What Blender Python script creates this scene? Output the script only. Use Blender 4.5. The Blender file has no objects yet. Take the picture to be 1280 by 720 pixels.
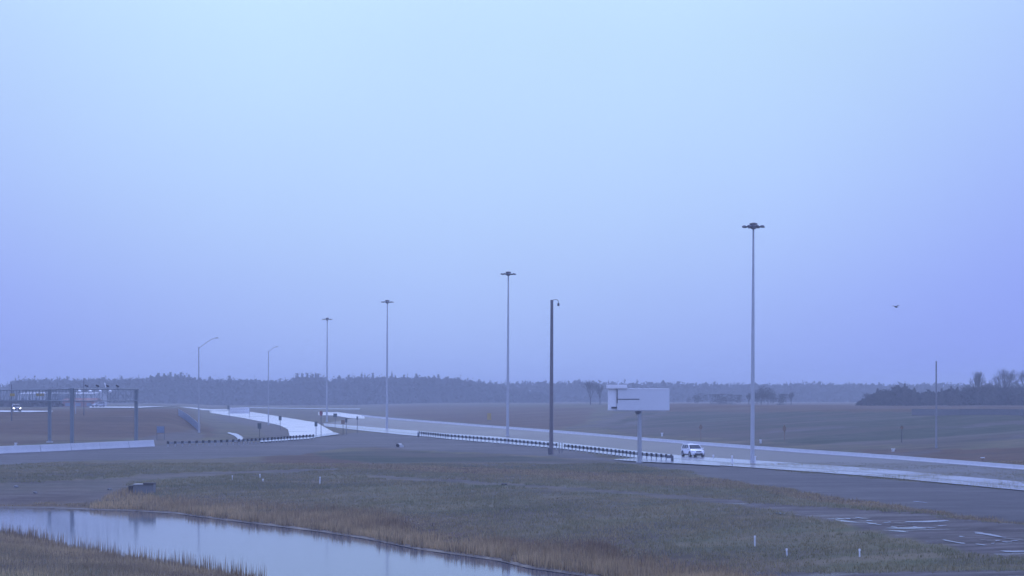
import bpy, math, random
import numpy as np
from mathutils import Vector, Matrix

random.seed(7)
rng = np.random.default_rng(7)
sc = bpy.context.scene
COL = sc.collection
R = math.radians
F, CX, HZ, CAMH = 2200.0, 640.0, 497.0, 8.0      # focal length in photo pixels, centre column, horizon row, eye height

# ------------------------------------------------------------------ terrain shape
def ramp(v, a, b):
    t = np.clip((np.asarray(v, float) - a) / (b - a), 0, 1)
    return t * t * (3 - 2 * t)

def lin(v, a, b):
    return np.clip((np.asarray(v, float) - a) / (b - a), 0, 1)

def pw(px, d):
    return ((px - CX) / F * d, d)

FAR_SHORE = [(-160, 160), (-60, 161), (0, 160), (60, 159.5), (110, 157), (165, 155.5), (220, 152), (280, 144), (340, 137.5), (400, 131.5),
             (460, 124.5), (520, 116.5), (580, 111.5), (620, 108.5), (660, 103.5), (690, 101.5), (745, 98), (790, 93)]
NEAR_SHORE = [(720, 84), (600, 76), (470, 74), (380, 82), (330, 96.5), (280, 100), (220, 105), (180, 108), (140, 112), (100, 116), (60, 122), (20, 128), (-40, 134), (-160, 140)]
POND = np.array([pw(*p) for p in FAR_SHORE] + [pw(*p) for p in NEAR_SHORE])

def inside(poly, X, Y):
    poly = np.asarray(poly, float); r = np.zeros(np.shape(X), bool)
    n = len(poly)
    for i in range(n):
        x1, y1 = poly[i]; x2, y2 = poly[(i + 1) % n]
        if y1 == y2: continue
        c = ((y1 > Y) != (y2 > Y)) & (X < (x2 - x1) * (Y - y1) / (y2 - y1) + x1)
        r ^= c
    return r

def seg_dist(poly, X, Y, closed=True):
    poly = np.asarray(poly, float); best = np.full(np.shape(X), 1e9)
    n = len(poly)
    for i in range(n if closed else n - 1):
        x1, y1 = poly[i]; x2, y2 = poly[(i + 1) % n]
        dx, dy = x2 - x1, y2 - y1
        t = np.clip(((X - x1) * dx + (Y - y1) * dy) / (dx * dx + dy * dy + 1e-9), 0, 1)
        best = np.minimum(best, np.hypot(X - x1 - t * dx, Y - y1 - t * dy))
    return best

def pond_sd(X, Y):
    d = seg_dist(POND, X, Y)
    return np.where(inside(POND, X, Y), -d, d)

H0Y = [-400, 235, 320, 430, 520, 700, 1000, 9000]
H0Z = [0, 0, .85, .95, 1.05, 2.4, 3.0, 3.0]
BARY = [-400, 0, 100, 200, 249, 301, 431, 650, 800, 4000]
BARX = [270, 130, 93, 58, 41, 22, -8, -56, -80, -500]

def H(X, Y):
    X = np.asarray(X, float); Y = np.asarray(Y, float)
    h = np.interp(Y, H0Y, H0Z)
    s = (X - np.interp(Y, BARY, BARX)) * .94
    t = .55 * lin(s, 5, 82) + .45 * ramp(s, 5, 82)
    h = h * (1 - t) + (5.2 - .5 * ramp(Y, 600, 900)) * t
    h = h + t * ((vnoise(X + 5000, Y + 5000, 34, 71) - .5) * .9 + (vnoise(X + 5000, Y + 5000, 13, 72) - .5) * .35) * (Y < 900)
    tf = .6 * lin(Y, 312, 372) + .4 * ramp(Y, 312, 372)
    ts = ramp(-.178 * Y - 1 - X, -6, 8)
    tb = 1 - .3 * ramp(Y, 600, 740)
    m = tf * ts * tb
    h = h * (1 - m) + 4.8 * m
    near = (Y > 20) & (Y < 300) & (np.abs(X) < 250)
    if np.any(near):
        sd = pond_sd(X, Y)
        w = np.where(sd > 0, -2 * np.exp(-np.maximum(sd, 0) / 15), -2 - np.minimum(.9, -np.minimum(sd, 0) * .25))
        h = np.where(near, h + w, h)
    return h

DS = np.concatenate([np.arange(40, 200, .25), np.arange(200, 500, .5), np.arange(500, 1600, 2)])
def at(px, py):
    """the point of the terrain that the photo shows at this pixel"""
    x = (px - CX) / F * DS; z = CAMH - (py - HZ) / F * DS
    g = H(x, DS)
    k = np.nonzero(z <= g)[0]
    i = int(k[0]) if len(k) else len(DS) - 1
    return Vector((float(x[i]), float(DS[i]), float(g[i])))

def vnoise(X, Y, s, seed=0):
    """smooth value noise"""
    r = np.random.default_rng(seed); T = r.random((256, 256))
    x = X / s; y = Y / s
    xi = np.floor(x).astype(int); yi = np.floor(y).astype(int)
    fx = x - xi; fy = y - yi; fx = fx * fx * (3 - 2 * fx); fy = fy * fy * (3 - 2 * fy)
    g = lambda a, b: T[a % 256, b % 256]
    return (g(xi, yi) * (1 - fx) + g(xi + 1, yi) * fx) * (1 - fy) + (g(xi, yi + 1) * (1 - fx) + g(xi + 1, yi + 1) * fx) * fy

# ------------------------------------------------------------------ materials
def new_mat(name):
    m = bpy.data.materials.new(name); m.use_nodes = True
    nt = m.node_tree
    return m, nt, nt.nodes['Principled BSDF']

def pmat(name, c, var=.18, scale=3.0, rough=.6, metal=0.0, bump=0.0, rough_var=.1, spec=.5):
    """plain procedural material: a noise drives a slight change of tone and gloss"""
    m, nt, b = new_mat(name)
    tc = nt.nodes.new('ShaderNodeTexCoord'); n = nt.nodes.new('ShaderNodeTexNoise')
    n.inputs['Scale'].default_value = scale; n.inputs['Detail'].default_value = 5
    nt.links.new(tc.outputs['Object'], n.inputs['Vector'])
    mx = nt.nodes.new('ShaderNodeMix'); mx.data_type = 'RGBA'
    mx.inputs['A'].default_value = (*[v * (1 - var) for v in c], 1); mx.inputs['B'].default_value = (*[min(1, v * (1 + var)) for v in c], 1)
    nt.links.new(n.outputs['Fac'], mx.inputs['Factor']); nt.links.new(mx.outputs['Result'], b.inputs['Base Color'])
    mr = nt.nodes.new('ShaderNodeMapRange'); mr.inputs['To Min'].default_value = max(0, rough - rough_var); mr.inputs['To Max'].default_value = min(1, rough + rough_var)
    nt.links.new(n.outputs['Fac'], mr.inputs['Value']); nt.links.new(mr.outputs['Result'], b.inputs['Roughness'])
    b.inputs['Metallic'].default_value = metal
    b.inputs['Specular IOR Level'].default_value = spec
    if bump:
        bp = nt.nodes.new('ShaderNodeBump'); bp.inputs['Strength'].default_value = bump; bp.inputs['Distance'].default_value = .05
        nt.links.new(n.outputs['Fac'], bp.inputs['Height']); nt.links.new(bp.outputs['Normal'], b.inputs['Normal'])
    return m

def attr_mat(name, rough=.85, spec=.2):
    """foliage, grass and reeds: each blade carries its own colour"""
    m, nt, b = new_mat(name)
    a = nt.nodes.new('ShaderNodeAttribute'); a.attribute_name = 'Col'
    nt.links.new(a.outputs['Color'], b.inputs['Base Color'])
    b.inputs['Roughness'].default_value = rough; b.inputs['Specular IOR Level'].default_value = spec
    return m

M = {}
M['galv'] = pmat('galvanised_steel', (.42, .43, .44), rough=.5, metal=.35, scale=1.2)
M['mast'] = pmat('mast_steel', (.46, .47, .48), rough=.5, metal=.2, scale=.6)
M['darksteel'] = pmat('dark_steel', (.11, .11, .125), rough=.5, metal=.3, scale=2)
M['gantry'] = pmat('gantry_steel', (.17, .2, .22), rough=.5, metal=.3, scale=1)
M['wood_dark'] = pmat('dark_timber', (.05, .042, .038), rough=.8, scale=4)
M['pole_dark'] = pmat('weathered_dark_pole', (.15, .13, .14), rough=.7, scale=2)
M['block'] = pmat('dark_offset_block', (.018, .018, .02), rough=.8)
M['concrete'] = pmat('damp_concrete', (.42, .42, .40), rough=.5, scale=1.5, var=.25, bump=.2)
M['concrete_light'] = pmat('pale_concrete', (.6, .6, .6), rough=.4, scale=.8, var=.15, bump=.1)
M['white'] = pmat('white_paint', (.85, .85, .85), rough=.4, var=.06)
M['panel'] = pmat('pale_grey_panel', (.68, .69, .70), rough=.55, var=.05, scale=1)
M['panel_edge'] = pmat('panel_seam', (.06, .06, .07), rough=.7)
M['carwhite'] = pmat('white_car_paint', (.85, .85, .85), rough=.2, var=.03)
M['cargrey'] = pmat('grey_car_paint', (.16, .17, .18), rough=.25, var=.05, metal=.3)
M['glass'] = pmat('car_window_glass', (.02, .025, .03), rough=.08, var=.05, rough_var=.02)
M['tyre'] = pmat('tyre_rubber', (.015, .015, .015), rough=.85)
M['rim'] = pmat('alloy_rim', (.3, .3, .31), rough=.4, metal=.7)
M['trim'] = pmat('black_plastic_trim', (.02, .02, .02), rough=.6)
M['red'] = pmat('faded_red', (.24, .07, .08), rough=.6)
M['brickred'] = pmat('red_brown_wall', (.26, .09, .07), rough=.8, scale=.6)
M['yellow'] = pmat('yellow_sign_face', (.42, .29, .05), rough=.5)
M['orange'] = pmat('orange_sign_face', (.21, .135, .075), rough=.5)
M['bluegrey'] = pmat('blue_grey_sign_back', (.15, .20, .28), rough=.5)
M['signback'] = pmat('grey_green_sign_back', (.05, .07, .07), rough=.6)
M['rooflight'] = pmat('pale_roof_sheet', (.5, .5, .5), rough=.5)
M['wall_pole'] = pmat('dull_grey_pole', (.24, .24, .25), rough=.6)
M['warehouse_wall'] = pmat('pale_sheet_wall', (.36, .37, .38), rough=.6)
M['caroff'] = pmat('pale_car_paint', (.4, .41, .43), rough=.4)
M['wall_grey'] = pmat('dark_damp_concrete', (.19, .19, .19), rough=.8, spec=.2)
M['bird'] = pmat('dark_feathers', (.05, .05, .055), rough=.8)
M['bark'] = pmat('dark_bark', (.05, .043, .038), rough=.9, scale=3)
M['foliage'] = attr_mat('foliage')
M['blades'] = attr_mat('grass_blades')

def emit_mat(name, c, s):
    m, nt, b = new_mat(name)
    b.inputs['Base Color'].default_value = (.8, .8, .8, 1)
    n = nt.nodes.new('ShaderNodeTexNoise'); n.inputs['Scale'].default_value = 20
    mr = nt.nodes.new('ShaderNodeMapRange'); mr.inputs['To Min'].default_value = s * .8; mr.inputs['To Max'].default_value = s * 1.2
    nt.links.new(n.outputs['Fac'], mr.inputs['Value']); nt.links.new(mr.outputs['Result'], b.inputs['Emission Strength'])
    b.inputs['Emission Color'].default_value = (*c, 1)
    return m
M['lit'] = emit_mat('lit_headlamp', (1, .97, .9), 6)
M['lens'] = pmat('clear_headlamp_lens', (.55, .57, .6), rough=.1)

# ------------------------------------------------------------------ mesh builder
class MB:
    def __init__(s): s.v = []; s.f = []
    def add(s, vs, fs):
        o = len(s.v); s.v += [tuple(map(float, v)) for v in vs]; s.f += [tuple(i + o for i in f) for f in fs]; return s
    def box(s, c, size, rz=0.0):
        x, y, z = [a / 2 for a in size]; ca, sa = math.cos(rz), math.sin(rz)
        vs = []
        for sx, sy, sz in ((-1, -1, -1), (1, -1, -1), (1, 1, -1), (-1, 1, -1), (-1, -1, 1), (1, -1, 1), (1, 1, 1), (-1, 1, 1)):
            a, b = sx * x, sy * y
            vs.append((c[0] + a * ca - b * sa, c[1] + a * sa + b * ca, c[2] + sz * z))
        return s.add(vs, [(0, 3, 2, 1), (4, 5, 6, 7), (0, 1, 5, 4), (1, 2, 6, 5), (2, 3, 7, 6), (3, 0, 4, 7)])
    def tube(s, p0, p1, r0, r1=None, n=8, cap=True):
        r1 = r0 if r1 is None else r1
        p0, p1 = Vector(p0), Vector(p1); d = (p1 - p0).normalized()
        u = d.orthogonal().normalized(); w = d.cross(u)
        vs = []
        for p, r in ((p0, r0), (p1, r1)):
            for k in range(n):
                a = 2 * math.pi * k / n; vs.append(p + u * math.cos(a) * r + w * math.sin(a) * r)
        fs = [(k, (k + 1) % n, n + (k + 1) % n, n + k) for k in range(n)]
        if cap: fs += [tuple(range(n - 1, -1, -1)), tuple(range(n, 2 * n))]
        return s.add(vs, fs)
    def path(s, pts, r, n=8):
        for a, b in zip(pts[:-1], pts[1:]): s.tube(a, b, r, r, n)
        return s
    def lathe(s, prof, c=(0, 0, 0), n=16):
        vs = []; fs = []
        for r, z in prof:
            for k in range(n):
                a = 2 * math.pi * k / n; vs.append((c[0] + r * math.cos(a), c[1] + r * math.sin(a), c[2] + z))
        for j in range(len(prof) - 1):
            for k in range(n): fs.append((j * n + k, j * n + (k + 1) % n, (j + 1) * n + (k + 1) % n, (j + 1) * n + k))
        fs += [tuple(range(n - 1, -1, -1)), tuple(range((len(prof) - 1) * n, len(prof) * n))]
        return s.add(vs, fs)
    def ring(s, R0, r, c, n=24, m=6):
        vs = []; fs = []
        for i in range(n):
            a = 2 * math.pi * i / n
            for j in range(m):
                b = 2 * math.pi * j / m; q = R0 + r * math.cos(b)
                vs.append((c[0] + q * math.cos(a), c[1] + q * math.sin(a), c[2] + r * math.sin(b)))
        for i in range(n):
            for j in range(m): fs.append((i * m + j, ((i + 1) % n) * m + j, ((i + 1) % n) * m + (j + 1) % m, i * m + (j + 1) % m))
        return s.add(vs, fs)
    def build(s, name, mat, parent=None, smooth=False, bevel=0):
        me = bpy.data.meshes.new(name); me.from_pydata(s.v, [], s.f); me.update()
        me.materials.append(mat)
        o = bpy.data.objects.new(name, me); COL.objects.link(o); o.parent = parent
        if smooth:
            me.polygons.foreach_set('use_smooth', [True] * len(me.polygons))
            md = o.modifiers.new('edges', 'EDGE_SPLIT'); md.split_angle = R(40)
        if bevel:
            md = o.modifiers.new('bevel', 'BEVEL'); md.width = bevel; md.segments = 2
        return o

def tag(o, label=None, cat=None, group=None, kind=None):
    if label: o['label'] = label
    if cat: o['category'] = cat
    if group: o['group'] = group
    if kind: o['kind'] = kind
    return o

def thing(name, label, cat, loc=(0, 0, 0), rz=0.0, group=None):
    o = bpy.data.objects.new(name, None); COL.objects.link(o)
    o.empty_display_size = .3; o.location = loc; o.rotation_euler = (0, 0, rz)
    return tag(o, label, cat, group)

def copy_tree(o, parent=None):
    c = o.copy(); COL.objects.link(c); c.parent = parent
    for ch in KIDS.get(o.name, []) or [x for x in list(bpy.data.objects) if x.parent == o]:
        copy_tree(ch, c)
    return c
KIDS = {}

def np_mesh(name, V, Fa, mat, parent=None, cols=None, smooth=False):
    me = bpy.data.meshes.new(name)
    V = np.asarray(V, np.float32); Fa = np.asarray(Fa, np.int32); k = Fa.shape[1]
    me.vertices.add(len(V)); me.vertices.foreach_set('co', V.ravel())
    me.loops.add(Fa.size); me.loops.foreach_set('vertex_index', Fa.ravel())
    me.polygons.add(len(Fa)); me.polygons.foreach_set('loop_start', np.arange(0, Fa.size, k, dtype=np.int32))
    me.polygons.foreach_set('loop_total', np.full(len(Fa), k, np.int32))
    if smooth: me.polygons.foreach_set('use_smooth', np.ones(len(Fa), bool))
    if cols is not None:
        for an, arr in cols.items():
            a = me.color_attributes.new(an, 'FLOAT_COLOR', 'POINT')
            arr = np.concatenate([arr, np.ones((len(arr), 1))], 1) if arr.shape[1] == 3 else arr
            a.data.foreach_set('color', np.asarray(arr, np.float32).ravel())
    me.update(calc_edges=True); me.validate()
    me.materials.append(mat)
    o = bpy.data.objects.new(name, me); COL.objects.link(o); o.parent = parent
    return o

# ------------------------------------------------------------------ terrain sheet
def axis(fine_lo, fine_hi, step, far, grow=1.12):
    a = list(np.arange(fine_lo, fine_hi + step, step)); s = step
    while a[-1] < far: s *= grow; a.append(a[-1] + s)
    s = step; b = []
    x = fine_lo
    while x > -far: s *= grow; x -= s; b.append(x)
    return np.array(b[::-1] + a)
xs = axis(-105, 95, .9, 2400)
ys = [-60.0]
while ys[-1] < 3000:
    y = ys[-1]; ys.append(y + (4 if y < 50 else max(.55, min(60, y * y / 17600 * .75))))
ys = np.array(ys)
GX, GY = np.meshgrid(xs, ys)
GZ = H(GX, GY)
PX = CX + F * GX / np.maximum(GY, 1); PY = HZ + F * (CAMH - GZ) / np.maximum(GY, 1)

Z_GRAVEL = [(-300, 590), (0, 566), (208, 556), (330, 552), (395, 548), (425, 543), (450, 540), (523, 544), (697, 558), (770, 575), (840, 579), (900, 581), (1280, 612), (1700, 650),
            (1700, 720), (1280, 652), (1190, 640), (1100, 629), (1000, 613), (900, 599), (850, 588), (800, 580), (700, 571), (600, 566), (520, 563), (470, 559), (430, 560), (380, 568), (250, 574), (100, 576), (0, 582), (-300, 600)]
Z_TRACK = [
    [(-200, 612), (0, 604), (120, 600), (200, 592), (420, 585), (420, 589), (200, 598), (120, 606), (0, 611), (-200, 620)],
    [(470, 594), (560, 600), (700, 608), (800, 614), (900, 624), (1000, 633), (1060, 636), (1150, 642), (1280, 656), (1700, 690), (1700, 800), (1280, 697), (1200, 690), (1130, 672), (1060, 655), (1000, 641), (900, 630), (800, 619), (700, 612), (560, 604), (470, 597)],
    [(-60, 608), (60, 605), (166, 603), (166, 618), (120, 628), (0, 631), (-60, 631)],
    [(940, 716), (1100, 715), (1400, 712), (1400, 760), (940, 760)],
    [(705, 535), (735, 531), (770, 519), (800, 511), (812, 511), (785, 521), (752, 534)],
    [(760, 535), (800, 524), (835, 512), (842, 512), (812, 525), (778, 536)],
    [(1170, 536), (1220, 530), (1290, 526), (1290, 529), (1220, 534)],
    [(1200, 554), (1240, 548), (1290, 543), (1290, 547), (1240, 552)],
    [(960, 538), (1080, 532), (1080, 534), (960, 541)],
    [(1060, 572), (1150, 563), (1180, 562), (1180, 565), (1100, 575)],
    [(178, 547), (215, 541), (250, 537), (251, 552), (210, 556), (178, 556)],
    [(300, 520), (350, 527), (362, 537), (366, 546), (330, 546), (318, 533), (280, 526), (262, 520)],
]
Z_TAN = [
    [(-300, 511), (235, 511), (248, 528), (246, 540), (180, 547), (0, 556), (-300, 570)],
    [(252, 526), (262, 530), (268, 545), (252, 548)],
    [(480, 507), (560, 508), (740, 510), (735, 528), (690, 537), (640, 533), (600, 529), (520, 522), (480, 518)],
    [(1060, 562), (1300, 560), (1300, 582), (1100, 569)],
    [(330, 580), (450, 586), (620, 592), (800, 606), (950, 612), (1040, 630), (1280, 654), (1280, 640), (1060, 622), (930, 601), (800, 593), (640, 586), (450, 578), (380, 566), (330, 570)],
    [(465, 546), (480, 548), (500, 556), (560, 557), (545, 562), (500, 562), (470, 552)],
    [(800, 504), (1290, 505), (1290, 512), (1140, 515), (800, 515)],
]
Z_GREEN = [
    [(395, 566), (500, 563), (600, 568), (700, 573), (800, 583), (850, 592), (880, 604), (800, 602), (650, 594), (500, 588), (395, 582)],
    [(1150, 648), (1290, 655), (1290, 664), (1220, 662), (1150, 654)],
    [(745, 534), (770, 526), (815, 514), (1290, 513), (1290, 548), (1180, 556), (1040, 556), (900, 548), (790, 543)],
]
jx = PX + (vnoise(GX, GY, 4, 3) - .5) * 14; jy = PY + (vnoise(GX, GY, 3, 5) - .5) * np.clip(60 / np.maximum(GY, 60) * 5, .5, 3)
vis = GY > 30
mk = lambda polys: np.clip(sum((inside(p, jx, jy) & vis).astype(float) for p in polys), 0, 1)
mG, mT, mN, mV = mk([Z_GRAVEL]), mk(Z_TRACK), mk(Z_TAN), mk(Z_GREEN)
sdp = pond_sd(GX, GY); sdp = np.where((GY > 30) & (GY < 300), sdp, 99)
mN = np.maximum(mN, np.clip(1 - (sdp - 4) / (4 + 6 * vnoise(GX, GY, 6, 9)), 0, 1))
bump = (vnoise(GX, GY, 9, 11) - .5) * .35 + (vnoise(GX, GY, 2.5, 12) - .5) * .14
ROADS = [[(440, 516), (480, 521), (600, 530), (800, 547), (1000, 563), (1280, 584), (1600, 610), (1600, 660), (1280, 620), (1000, 592), (840, 584), (760, 580), (690, 566), (600, 558), (500, 549), (400, 544), (300, 556), (290, 520), (240, 505), (440, 507)],
         [(-100, 508), (300, 504), (300, 520), (240, 514), (66, 518), (-100, 519)]]
mR = np.clip(sum((inside(p, PX, PY) & vis).astype(float) for p in ROADS), 0, 1)
for _ in range(2):
    q = mR.copy(); q[1:] = np.maximum(q[1:], mR[:-1]); q[:-1] = np.maximum(q[:-1], mR[1:]); q[:, 1:] = np.maximum(q[:, 1:], mR[:, :-1]); q[:, :-1] = np.maximum(q[:, :-1], mR[:, 1:]); mR = q
flat = (1 - mR) * (1 - mG) * (1 - .85 * mT) * np.clip(np.abs(sdp) / 5, 0, 1) * np.where(GY < 215, 1, .35)
GZ2 = GZ + bump * flat - .05 * mR
nx, ny = len(xs), len(ys)
I = np.arange(nx * ny).reshape(ny, nx)
quads = np.stack([I[:-1, :-1], I[:-1, 1:], I[1:, 1:], I[1:, :-1]], -1).reshape(-1, 4)

def ground_mat():
    m, nt, b = new_mat('ground_cover')
    N, L = nt.nodes, nt.links
    geo = N.new('ShaderNodeNewGeometry')
    at_ = N.new('ShaderNodeAttribute'); at_.attribute_name = 'Zone'
    sep = N.new('ShaderNodeSeparateColor'); L.new(at_.outputs['Color'], sep.inputs[0])
    def noise(scale, det=6, rough=.6, stretch=None):
        n = N.new('ShaderNodeTexNoise'); n.inputs['Scale'].default_value = scale; n.inputs['Detail'].default_value = det; n.inputs['Roughness'].default_value = rough
        if stretch:
            mp = N.new('ShaderNodeMapping'); mp.inputs['Scale'].default_value = stretch; L.new(geo.outputs['Position'], mp.inputs['Vector']); L.new(mp.outputs[0], n.inputs['Vector'])
        else: L.new(geo.outputs['Position'], n.inputs['Vector'])
        return n.outputs['Fac']
    def mix(fac, a, c):
        x = N.new('ShaderNodeMix'); x.data_type = 'RGBA'
        if hasattr(fac, 'links'): L.new(fac, x.inputs['Factor'])
        else: x.inputs['Factor'].default_value = fac
        for v, k in ((a, 'A'), (c, 'B')):
            if isinstance(v, tuple): x.inputs[k].default_value = (*v, 1)
            else: L.new(v, x.inputs[k])
        return x.outputs['Result']
    def rng_(v, a, b_, lo=0, hi=1):
        r = N.new('ShaderNodeMapRange'); L.new(v, r.inputs['Value'])
        r.inputs['From Min'].default_value = a; r.inputs['From Max'].default_value = b_; r.inputs['To Min'].default_value = lo; r.inputs['To Max'].default_value = hi
        return r.outputs['Result']
    big = noise(.07, 5); mid = noise(.4, 6); fine = noise(3.5, 6, .7); streak = noise(.12, 6, .65, (.35, 2.2, 1))
    grass = mix(rng_(mid, .35, .65), (.115, .122, .062), (.18, .15, .085))
    grass = mix(rng_(big, .4, .62), grass, (.095, .08, .062))
    grass = mix(rng_(fine, .45, .75, 0, .6), grass, (.062, .064, .046))
    grass = mix(rng_(streak, .48, .62, 0, .7), grass, (.19, .155, .10))
    tan = mix(rng_(mid, .35, .65), (.092, .058, .040), (.135, .088, .055))
    tan = mix(rng_(fine, .4, .7, 0, .6), tan, (.07, .05, .04))
    tan = mix(rng_(streak, .45, .62, 0, .6), tan, (.15, .12, .08))
    green = mix(rng_(mid, .35, .65), (.052, .064, .042), (.080, .084, .056))
    green = mix(rng_(streak, .5, .68, 0, .5), green, (.13, .12, .10))
    huge = noise(.022, 5, .62, (.8, 2.0, 1)); huge2 = noise(.035, 5, .62, (.5, 2.6, 1))
    green = mix(rng_(huge, .47, .57, 0, .75), green, (.125, .098, .078)); green = mix(rng_(huge2, .55, .62, 0, .6), green, (.045, .058, .035)); green = mix(rng_(huge2, .44, .38, 0, .6), green, (.16, .145, .11))
    grass = mix(rng_(huge2, .54, .62, 0, .5), grass, (.06, .062, .042)); tan = mix(rng_(huge, .5, .6, 0, .6), tan, (.16, .125, .075)); tan = mix(rng_(huge2, .54, .62, 0, .5), tan, (.06, .05, .04))
    grav = mix(rng_(mid, .35, .65), (.058, .055, .055), (.082, .077, .075))
    grav = mix(rng_(fine, .45, .7, 0, .5), grav, (.045, .042, .042))
    mud = mix(rng_(mid, .35, .65), (.045, .035, .031), (.088, .073, .064))
    mud = mix(rng_(fine, .4, .7, 0, .6), mud, (.05, .042, .04))
    rut2 = noise(.6, 7, .75, (.3, 1.4, 1)); mud = mix(rng_(rut2, .50, .60, 0, .8), mud, (.13, .115, .108)); mud = mix(rng_(rut2, .46, .38, 0, .8), mud, (.035, .028, .026))
    c = mix(sep.outputs[1], grass, tan)
    c = mix(at_.outputs['Alpha'], c, green)
    c = mix(sep.outputs[2], c, mud)
    c = mix(sep.outputs[0], c, grav)
    rut = noise(.35, 6, .7, (.22, 1.6, 1)); pud = N.new('ShaderNodeMath'); pud.operation = 'MULTIPLY'
    L.new(rng_(rut, .57, .61), pud.inputs[0]); L.new(rng_(sep.outputs[2], .75, .98), pud.inputs[1])
    c = mix(pud.outputs[0], c, (.03, .028, .026))
    L.new(c, b.inputs['Base Color'])
    # damp ground: gravel and mud are glossier
    wet = N.new('ShaderNodeMath'); wet.operation = 'MAXIMUM'; L.new(sep.outputs[0], wet.inputs[0]); L.new(sep.outputs[2], wet.inputs[1])
    rw = rng_(streak, .42, .62, .85, .65)
    rm = N.new('ShaderNodeMix'); rm.data_type = 'FLOAT'; L.new(wet.outputs[0], rm.inputs['Factor']); rm.inputs['A'].default_value = .95; L.new(rw, rm.inputs['B'])
    rp = N.new('ShaderNodeMix'); rp.data_type = 'FLOAT'; L.new(pud.outputs[0], rp.inputs['Factor']); L.new(rm.outputs['Result'], rp.inputs['A']); rp.inputs['B'].default_value = .12
    L.new(rp.outputs['Result'], b.inputs['Roughness'])
    sp = N.new('ShaderNodeMix'); sp.data_type = 'FLOAT'; L.new(wet.outputs[0], sp.inputs['Factor']); sp.inputs['A'].default_value = .05; sp.inputs['B'].default_value = .18
    L.new(sp.outputs['Result'], b.inputs['Specular IOR Level'])
    bp = N.new('ShaderNodeBump'); bp.inputs['Strength'].default_value = .6; bp.inputs['Distance'].default_value = .12
    L.new(fine, bp.inputs['Height']); L.new(bp.outputs['Normal'], b.inputs['Normal'])
    return m

mT = mT * np.where(GY > 225, .75, 1) * np.where((GY < 225) & (PX < 900), .6, 1)
zone = np.stack([mG, mN * (1 - mG), mT * (1 - mG), mV * (1 - mN)], -1).reshape(-1, 4)
ground = np_mesh('ground', np.stack([GX, GY, GZ2], -1).reshape(-1, 3), quads, ground_mat(), cols={'Zone': zone}, smooth=True)
tag(ground, kind='structure')

# ------------------------------------------------------------------ road surfaces (draped sheets)
def wet_mat(name, base, r_lo, r_hi, scale=.05, stretch=(1, 1, 1), spec=.5):
    m, nt, b = new_mat(name); N, L = nt.nodes, nt.links
    geo = N.new('ShaderNodeNewGeometry'); mp = N.new('ShaderNodeMapping'); mp.inputs['Scale'].default_value = stretch
    L.new(geo.outputs['Position'], mp.inputs['Vector'])
    n = N.new('ShaderNodeTexNoise'); n.inputs['Scale'].default_value = scale; n.inputs['Detail'].default_value = 7; n.inputs['Roughness'].default_value = .6
    L.new(mp.outputs[0], n.inputs['Vector'])
    mr = N.new('ShaderNodeMapRange'); mr.inputs['From Min'].default_value = .35; mr.inputs['From Max'].default_value = .65; mr.inputs['To Min'].default_value = r_lo; mr.inputs['To Max'].default_value = r_hi
    L.new(n.outputs['Fac'], mr.inputs['Value']); L.new(mr.outputs['Result'], b.inputs['Roughness'])
    mx = N.new('ShaderNodeMix'); mx.data_type = 'RGBA'; L.new(n.outputs['Fac'], mx.inputs['Factor'])
    mx.inputs['A'].default_value = (*[v * .75 for v in base], 1); mx.inputs['B'].default_value = (*[v * 1.25 for v in base], 1)
    L.new(mx.outputs['Result'], b.inputs['Base Color']); b.inputs['Specular IOR Level'].default_value = spec
    return m
M['asphalt'] = wet_mat('damp_asphalt', (.075, .072, .072), .5, .6, .03, (1, .4, 1), spec=.22)
M['asphalt_wet'] = wet_mat('wet_concrete_lane', (.30, .30, .32), .16, .21, .05)
M['ramp_wet'] = wet_mat('wet_ramp_concrete', (.42, .42, .43), .26, .36, .04, spec=.8)
M['puddle'] = wet_mat('puddle_water', (.03, .03, .03), .02, .08, .3)
M['mud_wet'] = wet_mat('wet_mud', (.06, .05, .046), .5, .75, .8, spec=.3)
M['paint'] = pmat('road_paint', (.7, .7, .7), rough=.5)

def strip(name, top, bot, mat, lift, n=80, m=6, kind='structure', fill=None, parent=None):
    """a sheet between two pixel polylines, laid on the terrain"""
    def sample(pl, n):
        P = [at(*p) for p in pl]
        t = np.linspace(0, 1, n); L_ = np.cumsum([0] + [(P[i + 1] - P[i]).length for i in range(len(P) - 1)]); L_ = L_ / L_[-1]
        return np.stack([np.interp(t, L_, [p.x for p in P]), np.interp(t, L_, [p.y for p in P])], -1)
    A, B = sample(top, n), sample(bot, n)
    V = []; 
    for i in range(n):
        for j in range(m):
            q = A[i] * (1 - j / (m - 1)) + B[i] * (j / (m - 1)); V.append((q[0], q[1]))
    V = np.array(V); Z = H(V[:, 0], V[:, 1]) + lift
    J = np.arange(n * m).reshape(n, m)
    Q = np.stack([J[:-1, :-1], J[:-1, 1:], J[1:, 1:], J[1:, :-1]], -1).reshape(-1, 4)
    o = np_mesh(name, np.column_stack([V, Z]), Q, mat, smooth=True)
    if kind: o['kind'] = kind
    return o, A, B

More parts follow.
